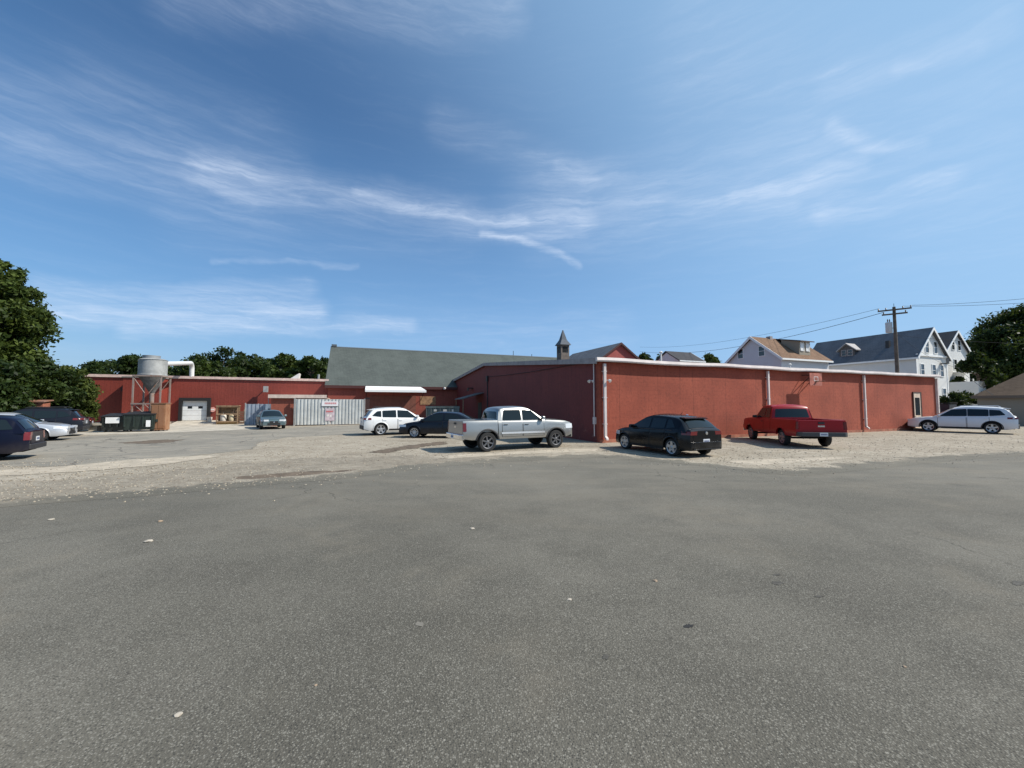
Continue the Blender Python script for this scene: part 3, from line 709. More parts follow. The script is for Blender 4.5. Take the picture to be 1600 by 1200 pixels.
# loading door
s0, s1 = ds(287), ds(326); Yk = B(DS0 + s0, DT).y
mb = MB(); mb.box(s0 - .25, s0, -.35, -.052, .25, 2.25); mb.box(s1, s1 + .25, -.35, -.052, .25, 2.25); mb.box(s0 - .25, s1 + .25, -.35, -.052, 2.251, 2.55); mb.build('dock_seal', M_BLACK, dk)
mb = MB(); mb.box(s0, s1, -.10, -.053, .40, 2.25)
ld = mb.build('loading_door', mat('white sectional door', (0.72, 0.73, 0.72), .5, var=.06), dk); tag(ld, 'white sectional loading door in a black seal')
mb = MB()
for k in (1, 2, 3): mb.box(s0, s1, -.104, -.101, .40 + k * .46, .415 + k * .46)
mb.build('panel_joint', M_FASC, ld)
for a in (.2, .62):
    mb = MB(); mb.box(s0 + (s1 - s0) * a, s0 + (s1 - s0) * a + .35, -.108, -.101, 1.52, 1.75); mb.build('door_window', M_PANE, ld)
mb = MB(); mb.prism([(s0 - .3, -.053, 0.0), (s0 - .3, -.053, .38), (s0 - .3, -2.6, .012)], (s1 - s0 + 7.0, 0, 0)); mb.build('ramp', M_CONC, dk)
# wall lamp box casting a long shadow, roof bits
s = ds(417); mb = MB(); mb.box(s - .2, s + .2, -.75, -.5, 3.15, 3.75); mb.box(s - .03, s + .03, -.5, -.003, 3.6, 3.68); mb.build('wall_lamp', M_GALV, dk)
s = ds(212); mb = MB(); mb.lathe([(.0, -.62), (.30, -.60), (.34, -.5), (.34, -.003)], (ds(200), 0, 3.3), 'y', 14); mb.build('wall_stub', mat('dark wall stub', (0.05, 0.03, 0.03), .6), dk)  # short dark drum standing out from the wall
s = ds(497, DT + 1.8); mb = MB(); mb.cyl((s, 1.8, DZ - .1), (s, 1.8, DZ + .65), .12, n=10); mb.build('vent_pipe', M_GALV, dk)
s0, s1 = ds(449, DT + 2.5), ds(466, DT + 2.5); mb = MB(); mb.prism([(s0, 2, DZ - .07), (s1, 2, DZ - .07), (s1 + .1, 2, DZ + .75)], (0, 1.4, 0)); mb.build('roof_hatch', M_WHITE, dk)
b0, b1 = ds(207), ds(262); mb = MB(); mb.box(b0, b1, -1.7, -.053, 0, DZ - .30); bay = mb.build('projecting_bay', M_DOCK, dk)
mb = MB(); mb.box(b0 - .08, b1 + .08, -1.8, -.15, DZ - .298, DZ - .2); mb.build('bay_roof', M_FLAT, bay)
# concrete apron
ap = [B(DS0 - 1, DT - .06), gp(120, 681), gp(200, 678), gp(290, 675), gp(380, 671.5), gp(425, 669), B(s_of(425, DT - 3.4), DT - .06)]
sheet('apron', rough_edge([Vector((p.x, p.y, 0)) for p in ap] + [Vector((ap[0].x, ap[0].y, 0))], .2, .1, 4), .010, M_CONC)

# low lean-to in front
LT = 24.0; l0 = s_of(424, LT); l1 = s_of(509, LT)
lt = thing('lean_to', 'small flat roofed red lean-to with pale trim beside the grey gate', 'shed', B(l0, LT), TH)
ll = l1 - l0; mb = MB(); mb.box(0, ll, 0, 6.1, 0, 2.47); mb.build('wall', mat('orange red masonry', (0.3, 0.08, 0.05), .85, fn=wall_fn((0.27, 0.07, 0.042), (0.34, 0.10, 0.062), 0, horiz=.2)), lt)
mb = MB(); mb.box(-.15, ll + .1, -.18, 6.1, 2.475, 2.53); mb.box(-.15, ll + .1, -.24, -.181, 2.48, 2.79); mb.box(-.21, -.151, -.24, 6.1, 2.48, 2.79); mb.build('roof_trim', mat('cream trim', (0.62, 0.50, 0.42), .6, var=.15), lt)

# corrugated gate
GTT = 23.65; g0 = s_of(461, GTT); g1 = s_of(570, GTT)
gt = thing('corrugated_gate', 'tall grey corrugated metal double gate with white and red signs', 'gate', B(g0, GTT), TH)
gw = g1 - g0; gz = 2.39
def corr(x0, x1, z0, z1, y, pitch=.26, d=.045):
    mb = MB(); n = int((x1 - x0) / pitch); P = []
    xs = []
    for i in range(n):
        a = x0 + (x1 - x0) * i / n; p = (x1 - x0) / n
        xs += [(a, 0), (a + p * .42, 0), (a + p * .5, -d), (a + p * .92, -d)]
    xs.append((x1, 0))
    for x, dd in xs: P.append([(x, y + dd, z0), (x, y + dd, z1)])
    mb.grid(P); return mb
for a, b in ((.08, gw / 2 - .02), (gw / 2 + .02, gw - .08)):
    o = corr(a, b, .08, gz, 0).build('gate_leaf', mat('pale grey corrugated sheet', (0.50, 0.51, 0.49), .55, metal=0, var=.12, vscale=1.2), gt, fixn=False)
    so_ = o.modifiers.new('thick', 'SOLIDIFY'); so_.thickness = .01
for q in (0, gw): mb = MB(); mb.box(q - .06, q + .06, -.06, .12, 0, gz + .06); mb.build('gate_post', M_GALV, gt)
sa = s_of(503, 23.5) - g0; sb2 = s_of(529, 23.5) - g0
mb = MB(); mb.box(sa, sb2, -.09, -.07, 1.72, 2.2); sg1 = mb.build('sign', mat('sign white', (0.8, 0.78, 0.78), .5), gt); tag(sg1, 'white sign with faded red lettering on the gate')
mb = MB(); rr = random.Random(9)
x = sa + .25
while x < sb2 - .25: w = rr.uniform(.05, .1); mb.box(x, x + w, -.096, -.091, 1.93, 2.10); x += w + .04
mb.build('lettering', mat('faded red paint', (0.55, 0.16, 0.16), .6), sg1)
mb = MB(); mb.box(sa, sb2, -.094, -.091, 1.72, 1.76); mb.build('sign_edge', M_DARK, sg1)
mb = MB(); mb.box(sa + .3, sb2 - .3, -.084, -.07, .42, 1.55); sg2 = mb.build('sign', mat('faded pink sign', (0.55, 0.45, 0.47), .6, var=.2, vscale=5), gt); tag(sg2, 'faded pink and grey sign on the gate')
mb = MB(); mb.box(sa + .42, sa + .62, -.092, -.085, .8, 1.0); mb.box(sa + .72, sa + .84, -.092, -.085, .75, .98); mb.build('sign_mark', M_WHITE, sg2)
mb = MB(); mb.box(sa + .38, sa + .95, -.092, -.085, 1.2, 1.34); mb.build('lettering', mat('faded red paint', (0.55, 0.16, 0.16)), sg2)
po = thing('gate_post_wall', 'dark upright post wall closing the right end of the gate', 'post', B(g1 + .1, GTT), TH)
mb = MB(); mb.box(.0, .35, 0, .3, 0, 2.5); mb.build('post', mat('dark red post', (0.045, 0.018, 0.016), .8), po)
mb = MB(); mb.box(-.03, .38, -.03, .33, 2.501, 2.56); mb.build('cap', M_DARK, po)

# ------------------------------------------------------------------ houses behind
def house_gable(name, label, base, rz, L, hw, ze, zr, sid, roof, over=.35, cat='house', face='x'):
    """ridge along local +y, gable at y=0"""
    h = thing(name, label, cat, base, rz)
    mb = MB(); mb.prism([(-hw, 0, 0), (hw, 0, 0), (hw, 0, ze - .05), (0, 0, zr - .3), (-hw, 0, ze - .05)], (0, L, 0)); mb.build('wall', sid, h)
    k = (zr - ze) / hw; mb = MB()
    for sg in (-1, 1): slab(mb, (0, -over, zr), (0, L + over, zr), (sg * (hw + over), L + over, ze - over * k), (sg * (hw + over), -over, ze - over * k), .18)
    rf = mb.build('roof', roof, h)
    mb = MB()
    for sg in (-1, 1):
        e = hw + over; zz = ze - over * k
        mb.hexa([(0, -over - .06, zr - .34), (sg * e, -over - .06, zz - .34), (sg * e, -over - .002, zz - .34), (0, -over - .002, zr - .34), (0, -over - .06, zr + .03), (sg * e, -over - .06, zz + .03), (sg * e, -over - .002, zz + .03), (0, -over - .002, zr + .03)])
    mb.build('rake_board', M_TRIM, h)
    mb = MB(); e = hw + over; zz = ze - over * k
    for sg in (-1, 1): mb.box(min(sg * e, sg * (e + .06)), max(sg * e, sg * (e + .06)), -over, L + over, zz - .22, zz + .0)
    mb.build('eave_board', M_TRIM, h)
    return h, rf

# House A: pale gable towards the left, brown roof (ridge along U)
A0 = dp(1222, 600, 50); A0.z = 0; za = z_of(556, 50); zra = z_of(525, 53.5)
ha, rfa = house_gable('gable_house', 'pale grey house with brown shingle roof and small twin window dormer', A0 + V * 3.9, TH - math.pi / 2, 9.4, 3.9, za, zra, M_SIDG, M_ROOFB)
# local frame of ha: +y = U, +x = -V... gable normal = -y
for x in (-1.75, 1.35): window(ha, None, (x + .0, 0, za + .95), .75, 1.25, n=(0, -1, 0))
# dormer on the slope facing the camera: that slope is local +x (towards -V)
k = (zra - za) / 3.9
dm = MB(); y0, y1 = 4.4, 6.6; zf = za + .35; 
dm.prism([(3.35, y0, za + .3), (3.35, y0, zra - .75), (1.0, y0, zra - .35), (1.0, y0, za + 1.4)], (0, y1 - y0, 0)); dmo = dm.build('dormer', M_SIDT, ha)
mb = MB(); slab(mb, (3.75, y0 - .3, zra - .82), (3.75, y1 + .3, zra - .82), (.2, y1 + .1, zra - .05), (.2, y0 + .1, zra - .05), .14); mb.build('dormer_roof', mat('dark brown roof edge', (0.09, 0.06, 0.045), .8), dmo)
for y in (y0 + .55, y1 - .55):
    w = window(dmo, None, (3.35, y, zra - 1.55), .55, 1.05, n=(1, 0, 0), frame=M_TRIM)
    mb = MB(); mb.box(3.372, 3.38, y - .26, y + .26, zra - 2.05, zra - 1.05); mb.build('blind', M_TRIM, w)
mb = MB(); mb.box(-.3, .3, 3.2, 3.7, zra - .3, zra + .22); mb.build('chimney', M_FASC, rfa)

# House B: long slate roof, white gable towards the camera
B0 = dp(1458, 600, 52); B0.z = 0; zb_ = z_of(554, 50.7); zrb = z_of(511, 52)
hb, rfb = house_gable('gable_house', 'long white house with slate grey roof and white gable beside the utility pole', B0, TH, 13.5, 3.75, zb_, zrb, M_SIDW, M_ROOFD)
mb = MB(); mb.box(-3.75, 3.75, -.16, -.003, zb_ - .12, zb_ + .12); mb.build('belt_board', M_TRIM, hb)
for q in (-3.78, 3.55): mb = MB(); mb.box(q, q + .23, -.04, -.003, 0, zb_ - .13); mb.build('corner_board', M_TRIM, hb)
for x in (-1.05, 1.0): window(hb, None, (x, 0, zb_ + 1.15), .75, 1.5)
for x in (-2.4, .35, 2.3): window(hb, None, (x, 0, zb_ - 1.9), .75, 1.45)
for x in (-1.6, .8, 2.6): window(hb, None, (x, 0, zb_ - 5.0), .75, 1.45)
mb = MB(); mb.box(1.9, 2.5, -.7, -.003, zb_ - 1.0, zb_ - .9); mb.box(1.9, 2.5, -.7, -.65, zb_ - 1.0, zb_ - .3); mb.build('wall_shelf', M_DARK, hb)
# dormer on the left slope (faces -x), small gable
yd = 8.0; xo = -3.0; kb = (zrb - zb_) / 3.75; zd = zb_ + 1.75
mb = MB(); mb.prism([(xo, yd - .95, zb_ + .5), (xo, yd + .95, zb_ + .5), (xo, yd + .95, zd), (xo, yd, zd + .75), (xo, yd - .95, zd)], (1.9, 0, 0)); dmo = mb.build('dormer', mat('dark dormer face', (0.10, 0.09, 0.085), .8), hb)
mb = MB()
for sg in (-1, 1): slab(mb, (xo - .3, yd, zd + .95), (xo + 2.3, yd, zd + .95), (xo + 2.3, yd + sg * 1.3, zd - .12), (xo - .3, yd + sg * 1.3, zd - .12), .14)
mb.build('dormer_roof', mat('pale dormer roof', (0.36, 0.34, 0.33), .8), dmo)
for y in (-.4, .4): window(dmo, None, (xo, yd + y, zd - .5), .5, .75, n=(-1, 0, 0), frame=M_FASC)
mb = MB(); mb.box(-2.4, -2.0, 3.3, 3.7, zb_ + 1.2, zb_ + 2.4); mb.build('vent_pipe', M_DARK, rfb)

# House C: behind, with balconies
C1 = dp(1497, 600, 60); C1.z = 0; zc = z_of(551, 61.4); zrc = z_of(516, 60)
hc, rfc = house_gable('gable_house', 'white house with dark roof and stacked balconies at the right, partly behind the big tree', C1, TH, 12, 3.6, zc, zrc, M_SIDW, M_ROOFK)
for x in (-.9, .9): window(hc, None, (x, 0, zc + 1.0), .8, 1.5)
for lv in (1.0, 4.2):
    mb = MB(); mb.box(-1.2, 2.3, -1.5, -.003, zc - lv - 2.3, zc - lv - 2.15); mb.box(-1.2, 2.3, -1.5, -1.44, zc - lv - 2.149, zc - lv - 1.3)
    for x in (-1.2, .6, 2.18): mb.box(x, x + .12, -1.438, -1.32, zc - lv - 2.149, zc - lv)
    mb.build('balcony', M_TRIM, hc)
    for x in (-.5, 1.6): window(hc, None, (x, 0, zc - lv - 1.0), .8, 1.5)
mb = MB(); mb.box(-3.2, 1.9, -3.2, -.004, 0, z_of(597, 58)); mb.build('porch_block', M_SIDW, hc)
for x in (-1.4, .9): window(hc, None, (x, -3.2, 2.9), .7, 1.2)

# small dark roofed house behind the warehouse
D0 = dp(1100, 600, 72); D0.z = 0; z1 = z_of(547, 72); z0 = z_of(560, 72)
hd, _ = house_gable('low_house', 'small house with near black roof and white rake board showing above the warehouse gutter', D0 + V * 3.2 , TH + math.pi / 2, 5.6, 3.2, z0 - .4, z1, M_SIDW, M_ROOFK, over=.25)

# tan hip roofed building at the right edge
E0 = dp(1517, 600, 38); E0.z = 0; ze = z_of(619, 38)
he = thing('hip_roof_building', 'low beige building with broad tan brown hip roof at the right edge', 'building', E0, R(-55))
mb = MB(); mb.box(0.3, 17.7, 0.3, 9.7, 0, ze - .05); mb.build('wall', M_SIDT, he)
rz_ = ze + 3.6
mb = MB(); pA, pB, pC, pD = (0, 0, ze), (18, 0, ze), (18, 10, ze), (0, 10, ze); r1, r2 = (5, 5, rz_), (13, 5, rz_)
mb.poly([pA, pB, r2, r1]); mb.poly([pB, pC, r2]); mb.poly([pC, pD, r1, r2]); mb.poly([pD, pA, r1]); mb.poly([pA, pD, pC, pB]); mb.build('roof', M_ROOFT, he)
mb = MB(); mb.box(-.05, 18.05, -.06, -.002, ze - .24, ze + .03); mb.build('fascia', mat('dark tan fascia', (0.16, 0.12, 0.085), .7), he)
# pole-mounted service wires are built with the pole below
# ------------------------------------------------------------------ utility pole and wires
PB = dp(1403, 600, 40); PB.z = 0; PT = z_of(478, 40)
up = thing('utility_pole', 'tall brown wooden utility pole with crossarms and a grey transformer', 'utility pole', PB, 0)
mb = MB(); mb.cyl((0, 0, 0), (0, 0, PT), .19, .13, 14); mb.build('pole', M_POLE, up, smooth=40)
wd = Vector((-0.80, 0.60, 0)); wd.normalize()      # direction the line runs
cx = Vector((.78, -.62, 0)).normalized()
ends = []
for j, z in enumerate((PT - .32, PT - .75)):
    mb = MB(); hl = (1.25, .95)[j]; a = -cx * hl; b = cx * hl; sd_ = Vector((-cx.y, cx.x, 0)) * .06
    off = Vector((-cx.y, cx.x, 0)) * -.2
    mb.hexa([a - sd_ + off + Vector((0, 0, z - .07)), b - sd_ + off + Vector((0, 0, z - .07)), b + sd_ + off + Vector((0, 0, z - .07)), a + sd_ + off + Vector((0, 0, z - .07)),
             a - sd_ + off + Vector((0, 0, z + .07)), b - sd_ + off + Vector((0, 0, z + .07)), b + sd_ + off + Vector((0, 0, z + .07)), a + sd_ + off + Vector((0, 0, z + .07))])
    arm = mb.build('crossarm', M_POLE, up)
    for q in ((-.95, -.5, .5, .95) if j == 0 else (-.85, .85)):
        p = cx * (hl * q) + off + Vector((0, 0, z + .07)); mi = MB(); mi.lathe([(.0, 0), (.05, 0), (.03, .05), (.07, .09), (.04, .14), (.06, .18), (0, .22)], p, 'z', 10)
        mi.build('insulator', mat('brown insulator', (0.12, 0.07, 0.05), .3), arm)
        ends.append(PB + p + Vector((0, 0, .2)))
mb = MB(); c = -cx * .45; mb.lathe([(0, 0), (.25, 0), (.27, .03), (.27, .95), (.29, .97), (.25, 1.06), (0, 1.1)], (c.x, c.y, PT - 2.6), 'z', 18)
mb.cyl((c.x, c.y, PT - 2.15), (0, 0, PT - 2.15), .05); tr = mb.build('transformer', mat('pale grey transformer', (0.55, 0.56, 0.56), .5), up, smooth=40)
mb = MB()
for k in (-.1, .1): mb.lathe([(.03, 0), (.06, .06), (.03, .1), (.06, .16), (.02, .3)], (c.x + k, c.y, PT - 1.5), 'z', 8)
mb.build('bushing', mat('brown insulator', (0.12, 0.07, 0.05)), tr)
mb = MB(); mb.cyl((0, 0, PT), (0, 0, PT + .35), .02); mb.build('top_pin', M_DARK, up)

def wire(name, a, b, sag, r, label):
    a = Vector(a); b = Vector(b); n = 26; pts = []
    for i in range(n + 1):
        t = i / n; p = a.lerp(b, t); p.z -= sag * 4 * t * (1 - t); pts.append(p)
    mb = MB(); mb.tube([tuple(p - a) for p in pts], r, 5); o = mb.build(name, M_BLACK); o.location = a
    tag(o, label, 'cable', group='overhead utility wires'); return o
left_end = dp(1000, 548, 95)
wire('power_line', ends[0], left_end + Vector((0, 0, .9)), 1.3, .016, 'upper thin wire running from the pole crossarm down to the left over the brown roof')
wire('power_line', ends[4], left_end + Vector((0, 0, -.2)), 1.8, .026, 'thicker lower wire running from the pole down to the left over the brown roof')
re1 = dp(1760, 449, 27); re2 = dp(1760, 461, 27)
wire('power_line', ends[3], re1, .25, .014, 'topmost wire running from the pole up to the right edge of the sky')
wire('power_line', ends[2], re2, .25, .014, 'second wire running from the pole up to the right edge of the sky')
wire('power_line', PB + Vector((0, 0, PT - 2.9)), dp(1700, 538, 30), .25, .012, 'thin low wire running from the pole to the right in front of the big tree')
wire('power_line', PB + Vector((0, 0, PT - 2.6)), dp(1500, 575, 52), .7, .012, 'service wire dropping from the pole towards the white house with balconies')
wire('power_line', dp(1497, 575, 54), dp(1552, 619, 34) + Vector((0, 0, .1)), .15, .02, 'pale service drop wire slanting down to the beige building')

# ------------------------------------------------------------------ trees
def leaf_mat(name, dark, light):
    if name in MATS: return MATS[name]
    m = bpy.data.materials.new(name); m.use_nodes = True; t = m.node_tree; n = NT(t); b = t.nodes['Principled BSDF']
    at = n.n('ShaderNodeAttribute', attribute_name='leafv'); v = at.outputs['Fac']
    c = n.mix(v, dark, light); co = n.n('ShaderNodeTexCoord').outputs['Object']
    c = n.mix(n.ramp(n.noise(co, 0.7, 3), 0.5, 0.75, 0, .55), c, tuple(min(1, q * 1.45) for q in light))
    n.put(b.inputs['Base Color'], c); b.inputs['Roughness'].default_value = .5; b.inputs['Specular IOR Level'].default_value = .15
    tr = n.n('ShaderNodeBsdfTranslucent'); n.put(tr.inputs[0], n.mix(.5, c, (0.12, 0.17, 0.02)))
    mx = n.n('ShaderNodeMixShader'); mx.inputs[0].default_value = .22
    t.links.new(b.outputs[0], mx.inputs[1]); t.links.new(tr.outputs[0], mx.inputs[2])
    t.links.new(mx.outputs[0], t.nodes['Material Output'].inputs[0]); MATS[name] = m; return m

def leaves(name, blobs, n, size, m, parent, seed, squash=.8, shell=.55, bough=0.0):
    """leaf sized faces scattered through many small clumps; blobs = (x, y, z, r)"""
    rs = np.random.RandomState(seed); bl = np.array(blobs); w = bl[:, 3] ** 2.2; w /= w.sum()
    idx = rs.choice(len(bl), n, p=w); d = rs.normal(size=(n, 3)); d /= np.linalg.norm(d, axis=1)[:, None]
    rad = bl[idx, 3] * (shell + (1 - shell) * rs.rand(n) ** .5) * (1 + .24 * rs.normal(size=n))
    off = d * rad[:, None] * np.array([1, 1, squash])
    if bough:      # clumps drawn out along their limb
        ax = bl[idx, :3] * np.array([1, 1, .15]); ax /= np.linalg.norm(ax, axis=1)[:, None] + 1e-6
        off = off * (1 - .25 * bough) + ax * (off * ax).sum(1)[:, None] * bough * 1.1
    ctr = bl[idx, :3] + off
    a = rs.normal(size=(n, 3)) + d * .2; a /= np.linalg.norm(a, axis=1)[:, None]
    b = np.cross(a, d + rs.normal(size=(n, 3)) * .6); b /= np.linalg.norm(b, axis=1)[:, None]
    s = size * (0.6 + .8 * rs.rand(n)); a *= s[:, None]; b *= (s * .55)[:, None]
    v = np.empty((n, 4, 3)); v[:, 0] = ctr - a; v[:, 1] = ctr + b * .9 - a * .1; v[:, 2] = ctr + a; v[:, 3] = ctr - b * .9 - a * .1
    me = bpy.data.meshes.new(name); me.vertices.add(4 * n); me.vertices.foreach_set('co', v.ravel())
    me.loops.add(4 * n); me.loops.foreach_set('vertex_index', np.arange(4 * n, dtype=np.int32))
    me.polygons.add(n); me.polygons.foreach_set('loop_start', np.arange(0, 4 * n, 4, dtype=np.int32)); me.polygons.foreach_set('loop_total', np.full(n, 4, dtype=np.int32))
    me.update(calc_edges=True)
    at = me.attributes.new('leafv', 'FLOAT', 'FACE'); bv = rs.rand(len(bl))
    at.data.foreach_set('value', np.clip(.25 * bv[idx] + .75 * rs.rand(n) ** 1.6, 0, 1).astype(np.float32))
    me.materials.append(m); o = bpy.data.objects.new(name, me); C.objects.link(o); o.parent = parent; return o

def tree(label, base, h, cr, seed, m, bough=0.0, squash=.8, n=7000, leaf=.3, clear=.25, group=None, nblob=46, wide=1.0, name='broadleaf_tree', cat='tree', trunk=.22, top=.7, conv=1.0, br=(.17, .19)):
    rs = np.random.RandomState(seed); t = thing(name, label, cat, base, rs.rand() * 6, group)
    blobs = []; z0 = h * clear
    mb = MB()
    ctrs = []
    for i in range(nblob):
        q = rs.rand() ** .8; ang_ = rs.rand() * 2 * math.pi
        env = math.sin(math.pi * min(1, (q * .82 + .16))) ** .7 * conv + (1 - conv) * (1 - q)
        rr = cr * wide * env * math.sqrt(.15 + .85 * rs.rand()) * .85
        z = z0 + (h - z0) * (.06 + .90 * q)
        r = cr * (br[0] + br[1] * rs.rand()) * (1 - .35 * q)
        blobs.append((rr * math.cos(ang_), rr * math.sin(ang_), min(z, h - r * .6), r))
    # trunk and limbs reaching the clumps
    mb.cyl((0, 0, -.1), (0, 0, z0 + .1), trunk * 1.15, trunk * .85, 10, caps=False)
    mb.cyl((0, 0, z0 + .1), (cr * .05, 0, h * top), trunk * .85, trunk * .22, 8, caps=False)
    for x, y, z, r in blobs[::2]:
        zs_ = max(z0 * .8, min(h * top, z - abs(math.hypot(x, y)) * .7)); mid = (x * .5, y * .5, (zs_ + z) * .5 + .1 * r)
        mb.cyl((0, 0, zs_), mid, trunk * .34, trunk * .2, 6, caps=False); mb.cyl(mid, (x, y, z), trunk * .2, trunk * .06, 5, caps=False)
    mb.build('trunk', M_BARK, t, smooth=60)
    leaves('crown', blobs, n, leaf, m, t, seed + 1, squash=squash, bough=bough)
    return t
L_DK = leaf_mat('dark leaves', (0.010, 0.020, 0.006), (0.036, 0.058, 0.014))
L_MD = leaf_mat('mid green leaves', (0.013, 0.026, 0.006), (0.060, 0.086, 0.018))
L_LT = leaf_mat('yellow green leaves', (0.030, 0.048, 0.010), (0.105, 0.130, 0.032))

L_BT = leaf_mat('speckled leaves', (0.012, 0.026, 0.006), (0.100, 0.135, 0.030))
# the big tree at the left edge and the shrubs below it
bt = dp(-22, 600, 27); bt.z = 0
tree('big dark green tree at the left edge towering over the parked cars', bt, z_of(392, 27), 3.6, 3, L_BT, n=44000, leaf=.15, clear=.12, nblob=125, trunk=.34, top=.85, conv=.9, br=(.09, .12), bough=.35, squash=.8)
b2 = dp(-70, 600, 26); b2.z = 0
tree('dark tree half out of the frame behind the big left tree', b2, z_of(396, 27), 4.4, 14, L_MD, n=30000, leaf=.16, clear=.1, nblob=80, trunk=.3)
sp = [(22, 24.5, 4.4, 2.2, L_MD, 'dense green shrub behind the dark wagon, under the big tree', .28), (62, 27, 4.8, 2.3, L_DK, 'dark leafy shrub left of the paler bush', .3), (96, 29, 4.7, 2.0, L_LT, 'pale yellow green bush beside the corner of the red loading wing', .36), (119, 30.5, 3.6, 1.3, L_LT, 'small pale bush touching the red wall corner', .12), (-30, 23, 4.5, 2.3, L_DK, 'dark shrub at the very left edge behind the wagon', .25)]
for i, (px, Y, h, r, m, lab, cl_) in enumerate(sp):
    b = dp(px, 600, Y); b.z = 0
    tree(lab, b, h, r, 40 + i, m, n=11000, leaf=.13, clear=cl_, nblob=44, trunk=.09, name='shrub', cat='shrub', group='shrubs under the big left tree')
# tree line beyond the loading wing
tl = [(150, 566, 62, L_DK, 4.0, 'low dark tree at the left end of the tree line behind the red wing'), (178, 560, 66, L_DK, 4.2, 'dark rounded tree just left of the cyclone drum'), (208, 557, 60, L_DK, 3.8, 'dark tree partly hidden behind the cyclone drum'), (268, 566, 68, L_MD, 4.0, 'tree behind the white duct bend'),
      (308, 556, 62, L_DK, 4.8, 'broad dark tree just right of the white duct'), (345, 544, 66, L_DK, 5.6, 'tallest pointed crown of the tree line'), (384, 548, 60, L_DK, 4.8, 'wide dark tree right of the tallest crown'), (415, 560, 64, L_MD, 4.2, 'mid green tree in the dip of the tree line'),
      (438, 552, 60, L_MD, 3.8, 'narrow tree with a pale top near the roof hatch'), (462, 556, 64, L_LT, 4.4, 'yellow green tree behind the roof hatch'), (485, 558, 58, L_MD, 4.0, 'green tree close to the left end of the grey roof'), (506, 560, 66, L_DK, 4.2, 'dark tree touching the grey roof edge'), (326, 562, 52, L_MD, 3.6, 'lower green tree in front of the dark tree line'), (240, 572, 72, L_DK, 4.0, 'distant dark tree directly behind the cyclone')]
for i, (px, py, Y, m, r, lab) in enumerate(tl):
    b = dp(px, 600, Y); b.z = 0
    tree(lab, b, z_of(py, Y), r, 60 + i, m, n=8500, leaf=.26, clear=.12, nblob=44, group='trees beyond the red loading wing')
for i, (px, py, Y, m, r, lab) in enumerate([(1008, 553, 78, L_DK, 3.4, 'small dark tree right of the red gable'), (1040, 545, 80, L_LT, 3.2, 'pale green tree behind the gutter, left of the black roof'), (1062, 551, 84, L_MD, 3.0, 'green tree just behind the black roof'), (1112, 549, 76, L_LT, 2.6, 'pale green tree right of the black roof')]):
    b = dp(px, 600, Y); b.z = 0
    tree(lab, b, z_of(py, Y), r, 90 + i, m, n=6000, leaf=.28, clear=.2, nblob=36, group='trees beyond the warehouse roof')
for i, (px, py, Y, m, r, lab, n) in enumerate([(1600, 479, 66, L_DK, 8.6, 'huge dark tree at the right edge behind the beige building', 42000), (1548, 540, 68, L_DK, 4.4, 'dark lower bulge of foliage left of the huge right tree', 22000), (1523, 529, 78, L_DK, 3.0, 'dark tree top peeping between the white house and the big right tree', 9000), (1680, 500, 66, L_DK, 8.5, 'dark tree beyond the right edge', 20000), (1552, 572, 66, L_DK, 5.2, 'dark undergrowth tree just above the brown hip roof', 26000), (1529, 548, 57, L_DK, 2.5, 'dark small tree overlapping the right side of the white house with balconies', 11000)]):
    b = dp(px, 600, Y); b.z = 0
    tree(lab, b, z_of(py, Y), r, 110 + i, m, n=n, leaf=.27, clear=.08, nblob=90 if n > 30000 else 50, group='dark trees at the right', trunk=.35)
for i, (px, Y, h, lab) in enumerate([(1492, 44, 3.3, 'clipped dark hedge shrub in front of the white porch'), (1508, 45, 3.2, 'dark hedge shrub beside the beige building corner'), (1478, 46, 2.6, 'low dark hedge shrub behind the warehouse corner')]):
    b = dp(px, 600, Y); b.z = 0
    tree(lab, b, h, 1.7, 130 + i, L_DK, n=5000, leaf=.12, clear=.03, nblob=26, name='shrub', cat='shrub', trunk=.07, group='hedge shrubs by the houses')

# weathered fence behind the cars at the left
fa = dp(-60, 600, 24.6); fb = dp(131, 600, 31.2); fa.z = fb.z = 0; fl = (fb - fa).length
fn_ = thing('board_fence', 'weathered grey brown board fence behind the cars parked at the left', 'fence', fa, math.atan2((fb - fa).y, (fb - fa).x))
mb = MB(); x = 0; rr = random.Random(2)
while x < fl: w = .14; h = 1.9 + rr.uniform(-.05, .05); mb.box(x, x + w, 0, .022, .05, h); x += w + .012
mb.build('boards', mat('weathered boards', (0.34, 0.28, 0.21), .9, var=.35, vscale=5), fn_)
mb = MB(); mb.box(0, fl, .024, .07, .4, .5); mb.box(0, fl, .024, .07, 1.5, 1.6); mb.build('rail', M_WOOD, fn_)
b = dp(55, 600, 23.9); b.z = 0
rs_ = thing('tool_shed', 'small rusty red shed under the big tree behind the cars', 'shed', b, R(20))
mb = MB(); mb.box(-.4, .4, 0, .6, 0, 2.0); mb.build('wall', mat('rust red boards', (0.26, 0.09, 0.05), .85, var=.3), rs_)
mb = MB(); mb.prism([(-.5, -.1, 2.02), (-.5, .7, 2.12), (-.5, .7, 2.18), (-.5, -.1, 2.08)], (1.0, 0, 0)); mb.build('roof', M_RUST, rs_)

